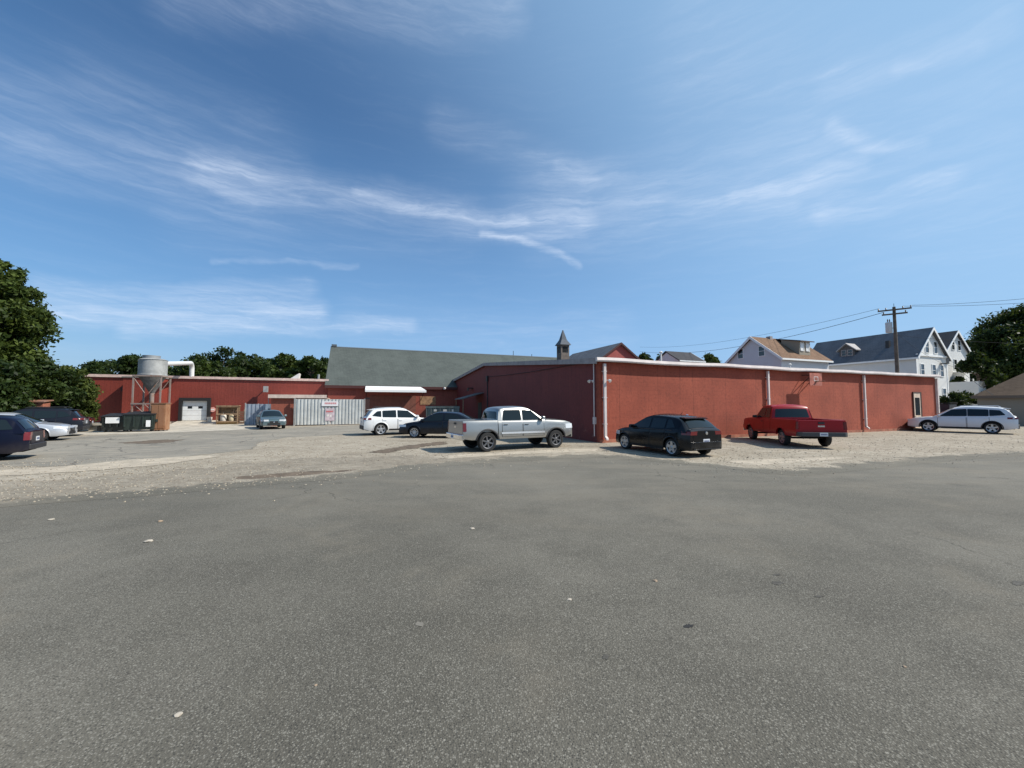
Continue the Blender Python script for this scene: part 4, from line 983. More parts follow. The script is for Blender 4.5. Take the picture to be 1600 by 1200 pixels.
# ------------------------------------------------------------------ cyclone dust collector
cc = dp(238, 600, 29.2); cc.z = 0
cy = thing('dust_collector', 'grey cyclone dust collector on rusty legs in front of the red loading wing', 'dust collector', cc, TH)
yc = 29.2; zd0, zd1 = z_of(587, yc), z_of(563, yc); rd = .82
mb = MB(); mb.lathe([(0, zd0 - 1.32), (.13, zd0 - 1.3), (rd, zd0)], n=28); mb.build('cone', mat('dark weathered steel', (0.16, 0.16, 0.155), .6, metal=.3, var=.3), cy, smooth=40)
mb = MB(); mb.lathe([(rd, zd0 + .001), (rd + .03, zd0 + .002), (rd + .03, zd0 + .08), (rd, zd0 + .1), (rd, zd1), (rd + .04, zd1 + .02), (.62, zd1 + .12), (0, zd1 + .14)], n=32)
dr_ = mb.build('drum', M_GALV, cy, smooth=30)
mb = MB(); mb.lathe([(.5, zd1 + .10), (.5, zd1 + .16), (.52, zd1 + .34), (.0, zd1 + .38)], (-.12, 0, 0), n=24); mb.build('top_cap', mat('dull cap steel', (0.30, 0.31, 0.31), .6, metal=.4), cy, smooth=30)
mb = MB(); mb.cyl((0, 0, .9), (0, 0, zd0 - 1.28), .14, .14, 14); mb.build('discharge_pipe', M_RUSTG, cy, smooth=30)
for x in (-.78, .78):
    for y in (-.78, .78):
        mb = MB(); mb.box(x - .045, x + .045, y - .045, y + .045, 0, zd0 - .12); mb.build('leg', M_RUSTG, cy)
mb = MB()
for z in (zd0 - .11, 1.9):
    for y in (-.84, .84): mb.box(-.84, .84, y - .03, y + .03, z, z + .10)
    for x in (-.84, .84): mb.box(x - .03, x + .03, -.80, .80, z + .002, z + .098)
for y in (-.78, .78):
    mb.tube([(-.78, y, zd0 - .2), (-.12, y, zd0 - 1.3)], .03, 6); mb.tube([(.78, y, zd0 - .2), (.12, y, zd0 - 1.3)], .03, 6)
    mb.tube([(-.78, y, 2.0), (.78, y, .3)], .025, 6)
mb.build('frame_brace', M_RUSTG, cy)
mb = MB(); zdu = z_of(567, yc); b_ = dp(299, 600, 38.2) - cc
import_pts = []
bx_ = Matrix.Rotation(-TH, 3, 'Z') @ Vector((b_.x, b_.y, 0))
e = Vector((bx_.x, bx_.y, 0)); d_ = e.normalized(); el_ = e.length
zde = z_of(568, 38.2); P_ = [d_ * .8 + Vector((0, 0, zdu))] + [d_ * (el_ - .55) + Vector((0, 0, zde))]
for k in range(1, 7):
    a = math.pi / 2 * k / 6; P_.append(d_ * (el_ - .55 + .55 * math.sin(a)) + Vector((0, 0, zde - .55 * (1 - math.cos(a)))))
P_.append(d_ * el_ + Vector((0, 0, DZ - .05)))
mb.tube(P_, .19, 16); mb.cyl(P_[0] - d_ * .1, P_[0] + d_ * .5, .30, .18, 16); mb.build('duct', mat('bright duct', (0.62, 0.62, 0.60), .45), cy, smooth=50)
# rusty cabinet / auger box under the collector
ka = dp(253, 600, 28.6); ka.z = 0
kb_ = thing('steel_cabinet', 'tall rust streaked steel cabinet standing right of the dark dumpster', 'cabinet', ka, TH)
mb = MB(); mb.box(-.42, .42, -.4, .4, .08, 1.95); mb.build('body', mat('rust orange steel', (0.3, 0.16, 0.08), .85, fn=rust_fn((0.30, 0.16, 0.085), .8)), kb_)
mb = MB(); mb.box(-.46, .46, -.44, .44, 1.951, 2.02); mb.build('top', M_RUST, kb_)
mb = MB(); mb.box(-.36, .0, -.43, -.402, .2, 1.85); mb.box(.03, .36, -.43, -.402, .2, 1.85); mb.build('door', mat('rust orange door', (0.3, 0.16, 0.08), .85, fn=rust_fn((0.26, 0.125, 0.065), .7)), kb_)
mb = MB()
for x in (-.36, .28):
    for y in (-.34, .26): mb.box(x, x + .08, y, y + .08, 0, .079)
mb.build('foot', M_DARK, kb_)

def dumpster(label, px, Y, w, h, plx, col):
    b = dp(px, 600, Y); b.z = 0; t = thing('dumpster', label, 'dumpster', b, TH + R(4), 'dumpsters by the cyclone')
    m = mat(col[0], col[1], .6, var=.2)
    mb = MB(); w2 = w / 2
    mb.hexa([(-w2 + .06, -.62, .14), (w2 - .06, -.62, .14), (w2 - .06, .6, .14), (-w2 + .06, .6, .14), (-w2, -.75, h - .18), (w2, -.75, h - .18), (w2, .7, h - .02), (-w2, .7, h - .02)])
    for x in np.linspace(-w2 + .12, w2 - .12, 4): mb.box(x - .03, x + .03, -.78, -.64, .35, h - .22)
    mb.box(-w2 - .1, -w2 - .001, -.55, .3, h * .5, h * .5 + .18); mb.box(w2 + .001, w2 + .1, -.55, .3, h * .5, h * .5 + .18)
    mb.build('body', m, t)
    mb = MB(); mb.hexa([(-w2 - .03, -.80, h - .17), (0 - .01, -.80, h - .17), (-.01, .72, h), (-w2 - .03, .72, h), (-w2 - .03, -.80, h - .12), (-.01, -.80, h - .12), (-.01, .72, h + .06), (-w2 - .03, .72, h + .06)])
    mb.hexa([(.01, -.80, h - .17), (w2 + .03, -.80, h - .17), (w2 + .03, .72, h), (.01, .72, h), (.01, -.80, h - .12), (w2 + .03, -.80, h - .12), (w2 + .03, .72, h + .06), (.01, .72, h + .06)])
    mb.build('lid', M_BLACK, t)
    for x in (-w2 + .2, w2 - .2): mb = MB(); mb.lathe([(.03, -.05), (.07, -.04), (.07, .04), (.03, .05)], (x, -.5, .07), 'y', 12); mb.build('caster', M_BLACK, t)
    mb = MB(); mb.box(plx[0], plx[1], -.80, -.785, plx[2], plx[3]); mb.build('placard', M_TRIM, t)
    return t
dumpster('black dumpster with a wide white placard, left of the other dumpster', 189, 27.8, 1.35, 1.22, (-.42, .30, .62, 1.02), ('black green paint', (0.018, 0.022, 0.02)))
dumpster('dark green dumpster with a small upright white label beside the rusty cabinet', 226, 28.2, 1.7, 1.35, (.42, .66, .35, .80), ('dark green paint', (0.02, 0.032, 0.026)))
b = dp(157, 600, 28.6); b.z = 0
t = thing('loading_trailer', 'low flat trailer frame on pale concrete blocks against the red wall', 'trailer', b, TH)
mb = MB(); mb.box(-.5, 1.3, -.5, .5, .42, .58); mb.build('deck', M_CONC, t)
mb = MB(); mb.box(-.35, .1, -.35, .35, 0, .419); mb.build('support_block', M_CONC, t)
mb = MB(); mb.box(.9, 1.2, -.3, .3, 0, .419); mb.build('support_frame', M_DARK, t)

# clutter along the loading wing
def wp(px, Y): p = dp(px, 600, Y); p.z = 0; return p
t = thing('gas_bottle_rack', 'timber framed rack holding two pale cylinders by the red wall', 'rack', wp(358, 37.6), TH)
mb = MB()
for x in (-.85, .78):
    for y in (-.3, .3): mb.box(x, x + .09, y, y + .09, 0, 1.75)
for z in (.25, .95, 1.66): mb.box(-.851, .871, -.345, -.301, z, z + .12)
mb.box(-.9, .92, -.36, .42, 1.751, 1.82); mb.box(-.84, .86, .391, .41, .2, 1.7); mb.build('frame', M_WOOD, t)
mb = MB(); mb.box(-.85, .87, -.29, .38, .12, .24); mb.build('shelf', mat('ochre board', (0.33, 0.2, 0.07), .85), t)
for x, m in ((-.35, M_PLAST), (.32, mat('cream plastic', (0.62, 0.52, 0.34), .5))):
    c_ = thing('gas_bottle', 'rounded %s cylinder standing in the timber rack' % ('pale pink' if x < 0 else 'cream yellow'), 'cylinder', wp(358, 37.6) + Matrix.Rotation(TH, 3, 'Z') @ Vector((x, 0, .242)), TH, 'cylinders in the timber rack')
    mb = MB(); mb.lathe([(0, .02), (.2, .02), (.24, .08), (.24, .62), (.16, .76), (.05, .8), (.05, .88), (0, .88)], n=18); mb.build('tank', m, c_, smooth=40)
    mb = MB(); mb.lathe([(.17, .0), (.17, .019), (0, .019)], n=14); mb.build('foot_ring', M_DARK, c_)
t = thing('wooden_crate', 'open brown slatted crate between the rack and the grey container', 'crate', wp(377, 38.2), TH)
mb = MB()
for z in np.arange(.12, 1.3, .2): mb.box(-.5, .5, -.45, -.42, z, z + .13); mb.box(-.5, -.47, -.419, .4, z, z + .13); mb.box(.47, .5, -.419, .4, z, z + .13)
mb.build('slats', mat('brown slats', (0.14, 0.085, 0.055), .9, var=.3), t)
mb = MB()
for x in (-.46, .38): mb.box(x, x + .08, -.418, -.34, 0, 1.45); mb.box(x, x + .08, .3, .38, 0, 1.45)
mb.build('posts', M_WOOD, t)
t = thing('corrugated_enclosure', 'blue grey corrugated metal enclosure behind the teal car', 'enclosure', B(s_of(385, 26.5), 26.5), TH)
wl = s_of(423, 26.5) - s_of(385, 26.5)
o = corr(0, wl, .05, 1.95, 0, .3, .05).build('panel', mat('blue grey sheet', (0.27, 0.31, 0.37), .5, metal=.2, var=.2, vscale=1.5), t, fixn=False); q = o.modifiers.new('thick', 'SOLIDIFY'); q.thickness = .01
mb = MB(); mb.box(-.08, .0, -.05, .06, 0, 2.05); mb.box(wl * .5 - .04, wl * .5 + .04, .02, .1, 0, 2.0); mb.build('post', M_GALV, t)
t = thing('electric_meter_box', 'white meter box with black round meter on the lean-to corner', 'meter box', B(s_of(420, 24.4), 24.4), TH)
mb = MB(); mb.box(-.2, .25, -.12, .0, 1.25, 1.95); mb.build('box', M_TRIM, t); mb = MB(); mb.lathe([(0, -.2), (.1, -.19), (.1, -.121)], (.08, 0, 1.45), 'y', 14); mb.build('meter', M_BLACK, t)
mb = MB(); mb.cyl((0, -.05, 0), (0, -.05, 1.249), .03); mb.cyl((0, -.05, 1.951), (0, -.05, 2.5), .03); mb.build('conduit', M_GALV, t)
s_ = s_of(333.5, DT); t = thing('warning_sign', 'small red and white round warning sign on the red wall beside the loading door', 'sign', B(s_, DT), TH)
zz = z_of(640, B(s_, DT).y); mb = MB(); mb.lathe([(0, -.08), (.24, -.08), (.24, -.053)], (0, 0, zz), 'y', 18); mb.build('plate', mat('pale red sign', (0.72, 0.36, 0.30), .6), t)
mb = MB(); mb.box(-.14, .14, -.088, -.081, zz - .05, zz + .05); mb.build('bar', M_TRIM, t)
t = thing('mail_box', 'pale plastic bucket on the ramp beside the loading door', 'bucket', B(s_of(329, DT - .9), DT - .9, .25), TH)
mb = MB(); mb.lathe([(0, 0), (.17, 0), (.22, .42), (.24, .43), (.24, .46), (.2, .46), (.16, .06), (0, .06)], n=18); mb.build('bucket', M_PLAST, t, smooth=40)
mb = MB(); mb.tube([(.22 * math.cos(a), 0, .44 + .2 * math.sin(a)) for a in np.linspace(0, math.pi, 9)], .008, 5); mb.build('handle', M_DARK, t)
t.name = 'bucket'

# grey green container with clutter behind the dark sedan
c1 = wp(693, 33.5); t = thing('scrap_container', 'grey green open scrap container in the shade behind the dark sedan', 'container', c1, R(6))
mb = MB(); w2 = 1.35; mgc = mat('grey green steel', (0.13, 0.155, 0.145), .6, var=.3, vscale=2)
mb.box(-w2, w2, -.8, -.74, .12, 1.72); mb.box(-w2, w2, .74, .8, .12, 1.72); mb.box(-w2, -w2 + .06, -.739, .739, .12, 1.72); mb.box(w2 - .06, w2, -.739, .739, .12, 1.72); mb.box(-w2 + .06, w2 - .06, -.739, .739, .12, .2)
for x in np.linspace(-w2 + .02, w2 - .1, 8): mb.box(x, x + .08, -.88, -.801, .16, 1.64)
mb.box(-w2 - .04, w2 + .04, -.9, -.801, 1.64, 1.74); mb.build('body', mgc, t)
mb = MB(); mb.box(-w2 - .02, w2 + .02, -.84, .84, 1.745, 1.80); mb.build('tarp_cover', M_BLACK, t)
for x, w, h in ((-.7, .22, .16), (.05, .3, .22), (.75, .14, .9)):
    mb = MB(); mb.box(x, x + w, -.905, -.89, 1.5 - h, 1.5); mb.build('paper_notice', M_PLAST, t)
t = thing('steel_drum', 'pale upright steel drum beside the porch post', 'drum', wp(724, 35), 0)
mb = MB(); mb.lathe([(0, 0), (.29, 0), (.3, .02), (.29, .28), (.305, .3), (.29, .32), (.29, .58), (.305, .6), (.29, .62), (.29, .87), (.3, .88), (.27, .88), (.27, .86), (0, .86)], n=20); mb.build('drum', mat('dull green drum', (0.10, 0.13, 0.12), .6), t, smooth=40)
mb = MB(); mb.cyl((.12, 0, .861), (.12, 0, .885), .03); mb.build('bung', M_DARK, t)
t = thing('slatted_bin', 'dark slatted plastic bin beyond the right corner of the warehouse', 'bin', wp(1475, 33.5), TH)
mb = MB(); mb.hexa([(-.5, -.4, .05), (.5, -.4, .05), (.5, .4, .05), (-.5, .4, .05), (-.58, -.48, 1.9), (.58, -.48, 1.9), (.58, .48, 2.0), (-.58, .48, 2.0)]); mb.build('body', mat('dark grey plastic', (0.04, 0.042, 0.05), .6), t)
mb = MB(); mb.box(-.62, .62, -.52, .5, 2.001, 2.06); mb.build('lid', M_BLACK, t)

# small stones, leaves and a pothole on the near asphalt
for i, (px, py, s, kind, lab) in enumerate([(890, 937, .022, 0, 'single pale pebble in the middle of the near asphalt'), (1024, 908, .022, 1, 'tan pebble right of the pale pebble on the asphalt'), (738, 826, .035, 0, 'pale pebble far out on the asphalt'), (232, 846, .05, 0, 'pale scrap of paper on the asphalt at the left'), (278, 1117, .022, 0, 'pale dry leaf on the near asphalt at lower left'), (80, 812, .04, 0, 'pale flat stone near the left edge of the asphalt'), (250, 815, .035, 1, 'tan stone behind the pale scrap at the left'), (1413, 1042, .012, 1, 'tiny tan stone at lower right'), (493, 1071, .010, 1, 'tiny tan stone at lower centre left')]):
    p = gp(px, py, .005); rr = random.Random(i)
    bm = bmesh.new(); bmesh.ops.create_icosphere(bm, subdivisions=2, radius=s)
    for v in bm.verts: v.co.x *= rr.uniform(.85, 1.25); v.co.y *= rr.uniform(.8, 1.1); v.co.z = max(v.co.z, -s * .3) * (.55 if kind else .3); v.co += Vector([rr.uniform(-1, 1) * s * .08 for _ in range(3)])
    me = bpy.data.meshes.new('pebble'); bm.to_mesh(me); bm.free(); me.materials.append(mat('pebble pale' if kind == 0 else 'pebble tan', (0.42, 0.37, 0.30) if kind == 0 else (0.30, 0.22, 0.15), .9))
    o = bpy.data.objects.new('pebble', me); C.objects.link(o); o.location = p + Vector((0, 0, s * .12)); tag(o, lab, 'pebble', 'small litter on the asphalt')
M_PIT = mat('tar', (0.018, 0.017, 0.016), .8)
M_STN = mat('stained asphalt', (0.070, 0.065, 0.054), .9, var=.35, vscale=20)
for px, py, w, h, m in ((1076, 979, 9, 3.2, M_PIT), (1215, 912, 11, 3.2, M_STN), (1280, 933, 8, 2.0, M_STN), (947, 1028, 6, 5, M_STN), (1590, 912, 12, 4, M_STN), (1214, 899, 6, 1.6, M_STN)):
    rj = random.Random(px); q = [gp(px + w * math.cos(a) * (rj_ := rj.uniform(.55, 1.15)), py + h * math.sin(a) * rj_) for a in np.linspace(0, 2 * math.pi, 25)[:-1]]
    sheet('tar_spot', q, .008, m)
rj = random.Random(4); q = [gp(657 + 8 * math.cos(a) * (rj_ := rj.uniform(.5, 1.15)), 977 + 5 * math.sin(a) * rj_) for a in np.linspace(0, 2 * math.pi, 13)[:-1]]
sheet('pale_spot', q, .008, mat('pale spot', (0.17, 0.156, 0.13), .95, var=.2, vscale=30))
# ------------------------------------------------------------------ vehicles
def car_paint(name, col, metal=0.0, rough=.32, coat=.45, spec=.5):
    def fn(n, co, c, b):
        x, y, z = sep(n, co)
        dust = n.m('MULTIPLY', n.ramp(z, .75, .2), n.ramp(n.noise(co, 3, 4), .3, .7))
        n.put(b.inputs['Roughness'], n.m('ADD', rough, n.m('MULTIPLY', dust, .35)))
        return n.mix(n.m('MULTIPLY', dust, .12), col, (0.20, 0.17, 0.13))
    return mat(name, col, rough, metal, coat=coat, spec=spec, fn=fn)
M_GLASS = mat('car glass', (0.008, 0.013, 0.014), 0.05, spec=.5)
M_TYRE = mat('tyre rubber', (0.02, 0.02, 0.02), .85, bump=.2, bscale=60)
M_RIM = mat('alloy rim', (0.50, 0.50, 0.50), .35, metal=.7)
M_RIMD = mat('dark alloy rim', (0.16, 0.16, 0.165), .4, metal=.6)
M_WELL = mat('wheel well', (0.008, 0.008, 0.008), .95)
M_CLAD = mat('black cladding', (0.022, 0.022, 0.024), .6)
M_CHROME = mat('chrome', (0.75, 0.75, 0.76), .12, metal=1.0)
M_TAIL = mat('tail lamp red', (0.13, 0.008, 0.008), .2, coat=.4)
M_LAMP = mat('head lamp', (0.62, 0.64, 0.66), .12, coat=1.0, spec=.8)
M_PLATE = mat('number plate', (0.62, 0.64, 0.66), .4)
M_AMBER = mat('amber lens', (0.45, 0.13, 0.02), .2)

def interp(pts, x):
    return float(np.interp(x, [p[0] for p in pts], [p[1] for p in pts]))

def rounded(poly, r):
    """round the corners of a 2D polygon"""
    out = []; n = len(poly)
    for i in range(n):
        p = Vector(poly[i]); a = Vector(poly[i - 1]); b = Vector(poly[(i + 1) % n])
        k = min(r, (a - p).length * .4, (b - p).length * .4); u = p + (a - p).normalized() * k; w = p + (b - p).normalized() * k
        for t in (0, .33, .67, 1): out.append(u * (1 - t) ** 2 + p * 2 * t * (1 - t) + w * t * t)
    return out

def vehicle(name, label, cat, px_anchor, rz, S):
    car = thing(name, label, cat, px_anchor, rz)
    L, W = S['L'], S['W']; h2 = W / 2; x0, x1 = -L / 2, L / 2; zb = S['zb']; top = S['top']; zw = S['r']; RA = S['r'] + S.get('gap', .07)
    xr, xf = S['xr'], S['xf']; paint = S['paint']; nose, tail = S.get('nose', .17), S.get('tail', .10)
    def Wp(x):
        k = max(0.0, (x - (x1 - .85)) / .85) ** 2.3 * nose + max(0.0, ((x0 + .6) - x) / .6) ** 2.3 * tail
        return h2 * (1 - k)
    fq, fv = S.get('sect', ([0, .12, .35, .6, .85, .96, 1], [.945, .98, 1, .995, .972, .95, .915]))
    def sy(x, z):
        q = (z - zb) / max(.05, interp(top, x) - zb); return Wp(x) * float(np.interp(q, fq, fv))
    def bottom(x):
        z = zb
        for xw in (xr, xf):
            d = abs(x - xw)
            if d < RA: z = max(z, zw + math.sqrt(RA * RA - d * d))
        # bumpers tuck up at both ends
        z += max(0, (x - (x1 - .35)) / .35) * S.get('chin', .04) + max(0, ((x0 + .35) - x) / .35) * S.get('kick', .08)
        return z
    def columns(a, b):
        xs = set(np.linspace(a, b, int((b - a) / .12) + 2).round(4))
        for xw in (xr, xf):
            for k in np.linspace(-1, 1, 17): xs.add(round(xw + RA * k, 4))
            xs.add(round(xw - RA - .002, 4)); xs.add(round(xw + RA + .002, 4))
        for e in (a, b): 
            for k in (.01, .05, .12, .2): xs.add(round(a + k, 4)); xs.add(round(b - k, 4))
        for p in top: xs.add(round(p[0], 4))
        return sorted(x for x in xs if a - 1e-6 <= x <= b + 1e-6)
    def shell(a, b, name, bed=None):
        rows = []
        for x in columns(a, b):
            zt = interp(top, x); z0 = min(bottom(x), zt - .06); e = 0
            if abs(x - x1) < .03 or abs(x - x0) < .03: e = .03
            side = [(sy(x, z), z) for z in [z0 + (zt - .0 - e - z0) * t for t in (0, .12, .25, .4, .55, .7, .83, .92, .97, 1)]]
            yt = side[-1][0]; cr = S.get('crown', .045)
            if bed is None: tp = [(yt - .05, zt + cr * .25 - e), (yt * .78, zt + cr * .6 - e), (yt * .42, zt + cr * .93 - e), (0, zt + cr - e)]
            else: tp = [(yt - .05, zt + .004), (yt - .075, zt - .01), (yt - .08, bed), (0, bed)]
            half = side + tp
            rows.append([(x, -y, z) for y, z in half] + [(x, y, z) for y, z in half[-2::-1]])
        mb = MB(); mb.grid(rows); n = len(rows[0]); m = len(rows)
        for base, fl in ((0, 0), ((m - 1) * n, 1)):
            for i in range(9 if bed is not None else n // 2 - 1):
                q = [base + i, base + i + 1, base + n - 2 - i, base + n - 1 - i]; mb.face(q if fl else q[::-1])
        return mb.build(name, paint, car, smooth=38)
    cab = S['cab']; bed = S.get('bed')
    if bed:
        shell(bed[1] + .02, x1, 'body'); bo = shell(x0, bed[1] - .01, 'bed', bed[2])
        tag(bo, 'open cargo bed')
        zt = interp(top, x0 + .1)
        mb = MB(); wt = sy(x0, zt - .2) - .06; mb.box(x0 - .012, x0 + .045, -wt, wt, bed[2] - .10, zt - .005); tg = mb.build('tailgate', paint, car, bevel=.015)
        mb = MB(); mb.box(bed[1] - .08, bed[1] - .015, -wt, wt, bed[2], zt - .01); mb.build('bulkhead', paint, car)
        mb = MB(); mb.box(x0 - .03, x0 - .013, -.12, .12, zt - .17, zt - .09); mb.build('handle', M_CLAD, tg)
        if S.get('badge'): mb = MB(); mb.box(x0 - .017, x0 - .013, -.13, .13, zt - .30, zt - .235); mb.build('badge', M_CHROME, tg)
    else:
        shell(x0, x1, 'body')
    # ---- greenhouse
    prof = cab['prof']; hb, hr, zbel, zrf = cab['hb'], cab['hr'], cab['belt'], cab['top']
    P = []
    for i in range(len(prof) - 1):
        a, b = Vector(prof[i]), Vector(prof[i + 1]); n = 4
        for k in range(n): P.append(a.lerp(b, k / n))
    P.append(Vector(prof[-1]))
    # soften the corners
    for _ in range(2):
        Q = [P[0]] + [P[i] * .5 + (P[i - 1] + P[i + 1]) * .25 for i in range(1, len(P) - 1)] + [P[-1]]; P = Q
    def cy_(z): return hb + (hr - hb) * max(-.3, (z - zbel) / (zrf - zbel))
    def nrm(i):
        a = P[max(0, i - 1)]; b = P[min(len(P) - 1, i + 1)]; d = (b - a).normalized(); return Vector((-d.y, d.x))
    def surf(i, t, off=0.0):
        i0 = int(min(len(P) - 2, math.floor(i))); f = i - i0; p = P[i0].lerp(P[i0 + 1], f); nn = nrm(i0).lerp(nrm(i0 + 1), f)
        bul = .055 * (1 - t * t) - .02 * abs(t) ** 8 + off
        q = p + nn * bul; yy = cy_(p.y) * (t * .985) * (1 if abs(t) < .999 else 1)
        return (q.x, yy, q.y)
    ts = [-1, -.97, -.9, -.65, -.33, 0, .33, .65, .9, .97, 1]
    mb = MB(); mb.grid([[surf(i, t) for t in ts] for i in range(len(P))])
    for sg in (-1, 1):
        rows = []
        for i in range(len(P)):
            a = surf(i, sg * 1.0); rows.append([a, (P[i].x, sg * cy_(a[2] - .03), a[2] - .03), (P[i].x, sg * cy_(zbel - .06), zbel - .06)] if a[2] - .03 > zbel - .05 else [a, (a[0], a[1], a[2] - .001), (P[i].x, sg * cy_(zbel - .06), zbel - .06)])
        mb.grid(rows)
    mb.build('roof' , paint, car, smooth=35)
    n4 = 4
    def patch(name, i0, i1, t0, t1, off, m, par=car, nt=9, ni=7):
        mb = MB(); mb.grid([[surf(i0 + (i1 - i0) * a / (ni - 1), t0 + (t1 - t0) * b / (nt - 1), off) for b in range(nt)] for a in range(ni)]); return mb.build(name, m, par, smooth=60, fixn=False)
    last = len(P) - 1
    ws = cab.get('ws', (last - 3.7, last - .25)); patch('windshield', ws[0], ws[1], -.88, .88, .008, M_GLASS)
    rw = cab.get('rw', (.5, 3.4)); rt = cab.get('rwt', .84); rg_ = patch('rear_window', rw[0], rw[1], -rt, rt, .008, M_GLASS)
    for poly in cab['win']:
        for sg in (-1, 1):
            mb = MB(); pts = rounded(poly, .05)
            mb.poly([(p.x, sg * (cy_(p.y) + .010), p.y) for p in pts]); w = mb.build('side_window', M_GLASS, car, fixn=False)
            if (w.data.polygons[0].normal.y > 0) != (sg > 0): w.data.flip_normals()
    if S.get('mould'):
        for sg in (-1, 1):
            mb = MB(); z = zbel + .0; a, b = S['mould']; mb.box(a, b, min(sg * (hb + .001), sg * (hb + .02)), max(sg * (hb + .001), sg * (hb + .02)), z - .02, z + .005); mb.build('belt_moulding', M_CHROME if S.get('chr') else M_CLAD, car)
    if cab.get('rails'):
        for sg in (-1, 1):
            mb = MB(); a, b = cab['rails']; yy = sg * (hr - .07); mb.tube([(a, yy, zrf + .0), (a + .12, yy, zrf + .065), (b - .12, yy, zrf + .065), (b, yy, zrf)], .02, 6); mb.build('roof_rail', cab.get('railm', M_CLAD), car)
    # ---- panels on the flanks
    def side_patch(mb, a, b, z0, z1, sg, off, nx=8, nz=7):
        rows = []
        for i in range(nx):
            x = a + (b - a) * i / (nx - 1); zt = interp(top, x); row = []
            for j in range(nz):
                za_ = z0(x) if callable(z0) else z0; zb_2 = z1(x) if callable(z1) else z1
                z = min(za_ + (zb_2 - za_) * j / (nz - 1), zt - .01); row.append((x, sg * (sy(x, z) + off), z))
            rows.append(row)
        mb.grid(rows)
    for a, b in S['doors']:
        for sg in (-1, 1):
            zt = lambda x: interp(top, x) - .035
            low = lambda x: max(zb + .10, bottom(x) + .05)
            g = .014
            mb = MB(); mb.mat(0); side_patch(mb, a + g, b - g, low, zt, sg, .006)
            mb.mat(1); side_patch(mb, a - g * .3, b + g * .3, lambda x: low(x) - .012, zt, sg, .002)
            d = mb.build('door', [paint, M_BLACK], car, smooth=50, fixn=False)
            hx = a + .16; hz = interp(top, hx) - S.get('hdrop', .14); yy = sy(hx, hz)
            mb = MB(); mb.hexa([(hx - .09, sg * (yy + .008), hz - .014), (hx + .09, sg * (yy + .008), hz - .014), (hx + .09, sg * (yy + .035), hz - .01), (hx - .09, sg * (yy + .035), hz - .01), (hx - .09, sg * (yy + .008), hz + .018), (hx + .09, sg * (yy + .008), hz + .018), (hx + .09, sg * (yy + .035), hz + .014), (hx - .09, sg * (yy + .035), hz + .014)])
            mb.build('door_handle', S.get('hmat', paint), d, bevel=.005)
    if S.get('hood'):
        a, b = S['hood']; rows = []
        for i in range(10):
            x = a + (b - a) * i / 9; zt = interp(top, x); yt = sy(x, zt)
            rows.append([(x, y, zt + S.get('crown', .045) * (1 - (abs(y) / yt) ** 2 * .72) + .006) for y in np.linspace(-yt * .86, yt * .86, 11)])
        mb = MB(); mb.grid(rows); mb.build('hood', paint, car, smooth=50, fixn=False)
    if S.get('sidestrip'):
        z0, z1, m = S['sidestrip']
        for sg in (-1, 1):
            mb = MB(); side_patch(mb, xr + RA + .12, xf - RA - .12, z0, z1, sg, .022); mb.build('flank_strip', m, car, fixn=False)  # bright strip set proud of the flank between the wheels
    # rocker and bumper cladding
    if S.get('clad'):
        cm = S.get('cladm', M_CLAD)
        for sg in (-1, 1):
            mb = MB(); side_patch(mb, xr + RA + .01, xf - RA - .01, zb - .0, zb + S['clad'], sg, .012); mb.build('sill_cladding', cm, car, fixn=False)
    def arch(xw, sg, w):
        mb = MB(); rows = []
        for a in np.linspace(-.12, math.pi + .12, 22):
            rr = []
            for r_, o in ((RA - .006, -.05), (RA - .006, .016), (RA + w * .6, .02), (RA + w, .004)):
                x = xw + r_ * math.cos(a); z = zw + r_ * math.sin(a); rr.append((x, sg * (sy(x, max(z, zb)) + o), max(z, zb - .01)))
            rows.append(rr)
        mb.grid(rows); mb.build('wheel_arch', S.get('archm', paint), car, smooth=60, fixn=False)
    for xw in (xr, xf):
        for sg in (-1, 1): arch(xw, sg, S.get('flare', .035))
    # ends
    def end_patch(mb, end, y0, y1, z0, z1, off):
        x = (x1 + off) if end > 0 else (x0 - off); rows = []
        for z in np.linspace(z0, z1, 4): rows.append([(x, y, z) for y in np.linspace(y0, y1, 8)])
        mb.grid(rows)
    def end_box(name, end, y0, y1, z0, z1, d, m, par=car, bev=.01):
        x = x1 if end > 0 else x0; a, b = (x - .02, x + d) if end > 0 else (x - d, x + .02)
        mb = MB(); mb.box(a, b, y0, y1, z0, z1); return mb.build(name, m, par, bevel=bev)
    def wrap(name, end, z0, z1, reach, inner, m, sg, off=.012):
        x = x1 if end > 0 else x0
        mb = MB()
        rows = []; pts = []
        xs = np.linspace(x - end * reach, x, 8)
        for z_i in range(5):
            z = z0 + (z1 - z0) * z_i / 4; row = [(xx, sg * (sy(xx, z) + off), z) for xx in xs]
            ye = sy(x, z); row += [(x + end * off, sg * (ye + off * .6), z)] + [(x + end * off, sg * (ye - (inner) * k), z) for k in (.33, .67, 1)]
            rows.append(row)
        mb.grid(rows); return mb.build(name, m, car, smooth=60, fixn=False)
    tl_ = S['tail_lamp']; hl_ = S['head_lamp']
    for sg in (-1, 1):
        wrap('tail_light', -1, *tl_, M_TAIL, sg); wrap('headlight', 1, *hl_, M_LAMP, sg)
    ft = interp(top, x1); g = S.get('grille', (.55, .45, .62))
    gy = sy(x1, g[1]); gr = end_box('grille', 1, -gy * g[0], gy * g[0], g[1], g[2], .02, S.get('grm', M_BLACK))
    end_box('lower_grille', 1, -gy * .6, gy * .6, zb + .08, zb + .22, .018, M_BLACK)
    mb = MB(); mb.lathe([(0, .024), (.05, .022), (.05, 0)], n=16); q = mb.build('emblem', M_CHROME, gr); q.rotation_euler = (0, math.pi / 2, 0); q.location = (x1 + .02, 0, (g[1] + g[2]) / 2)
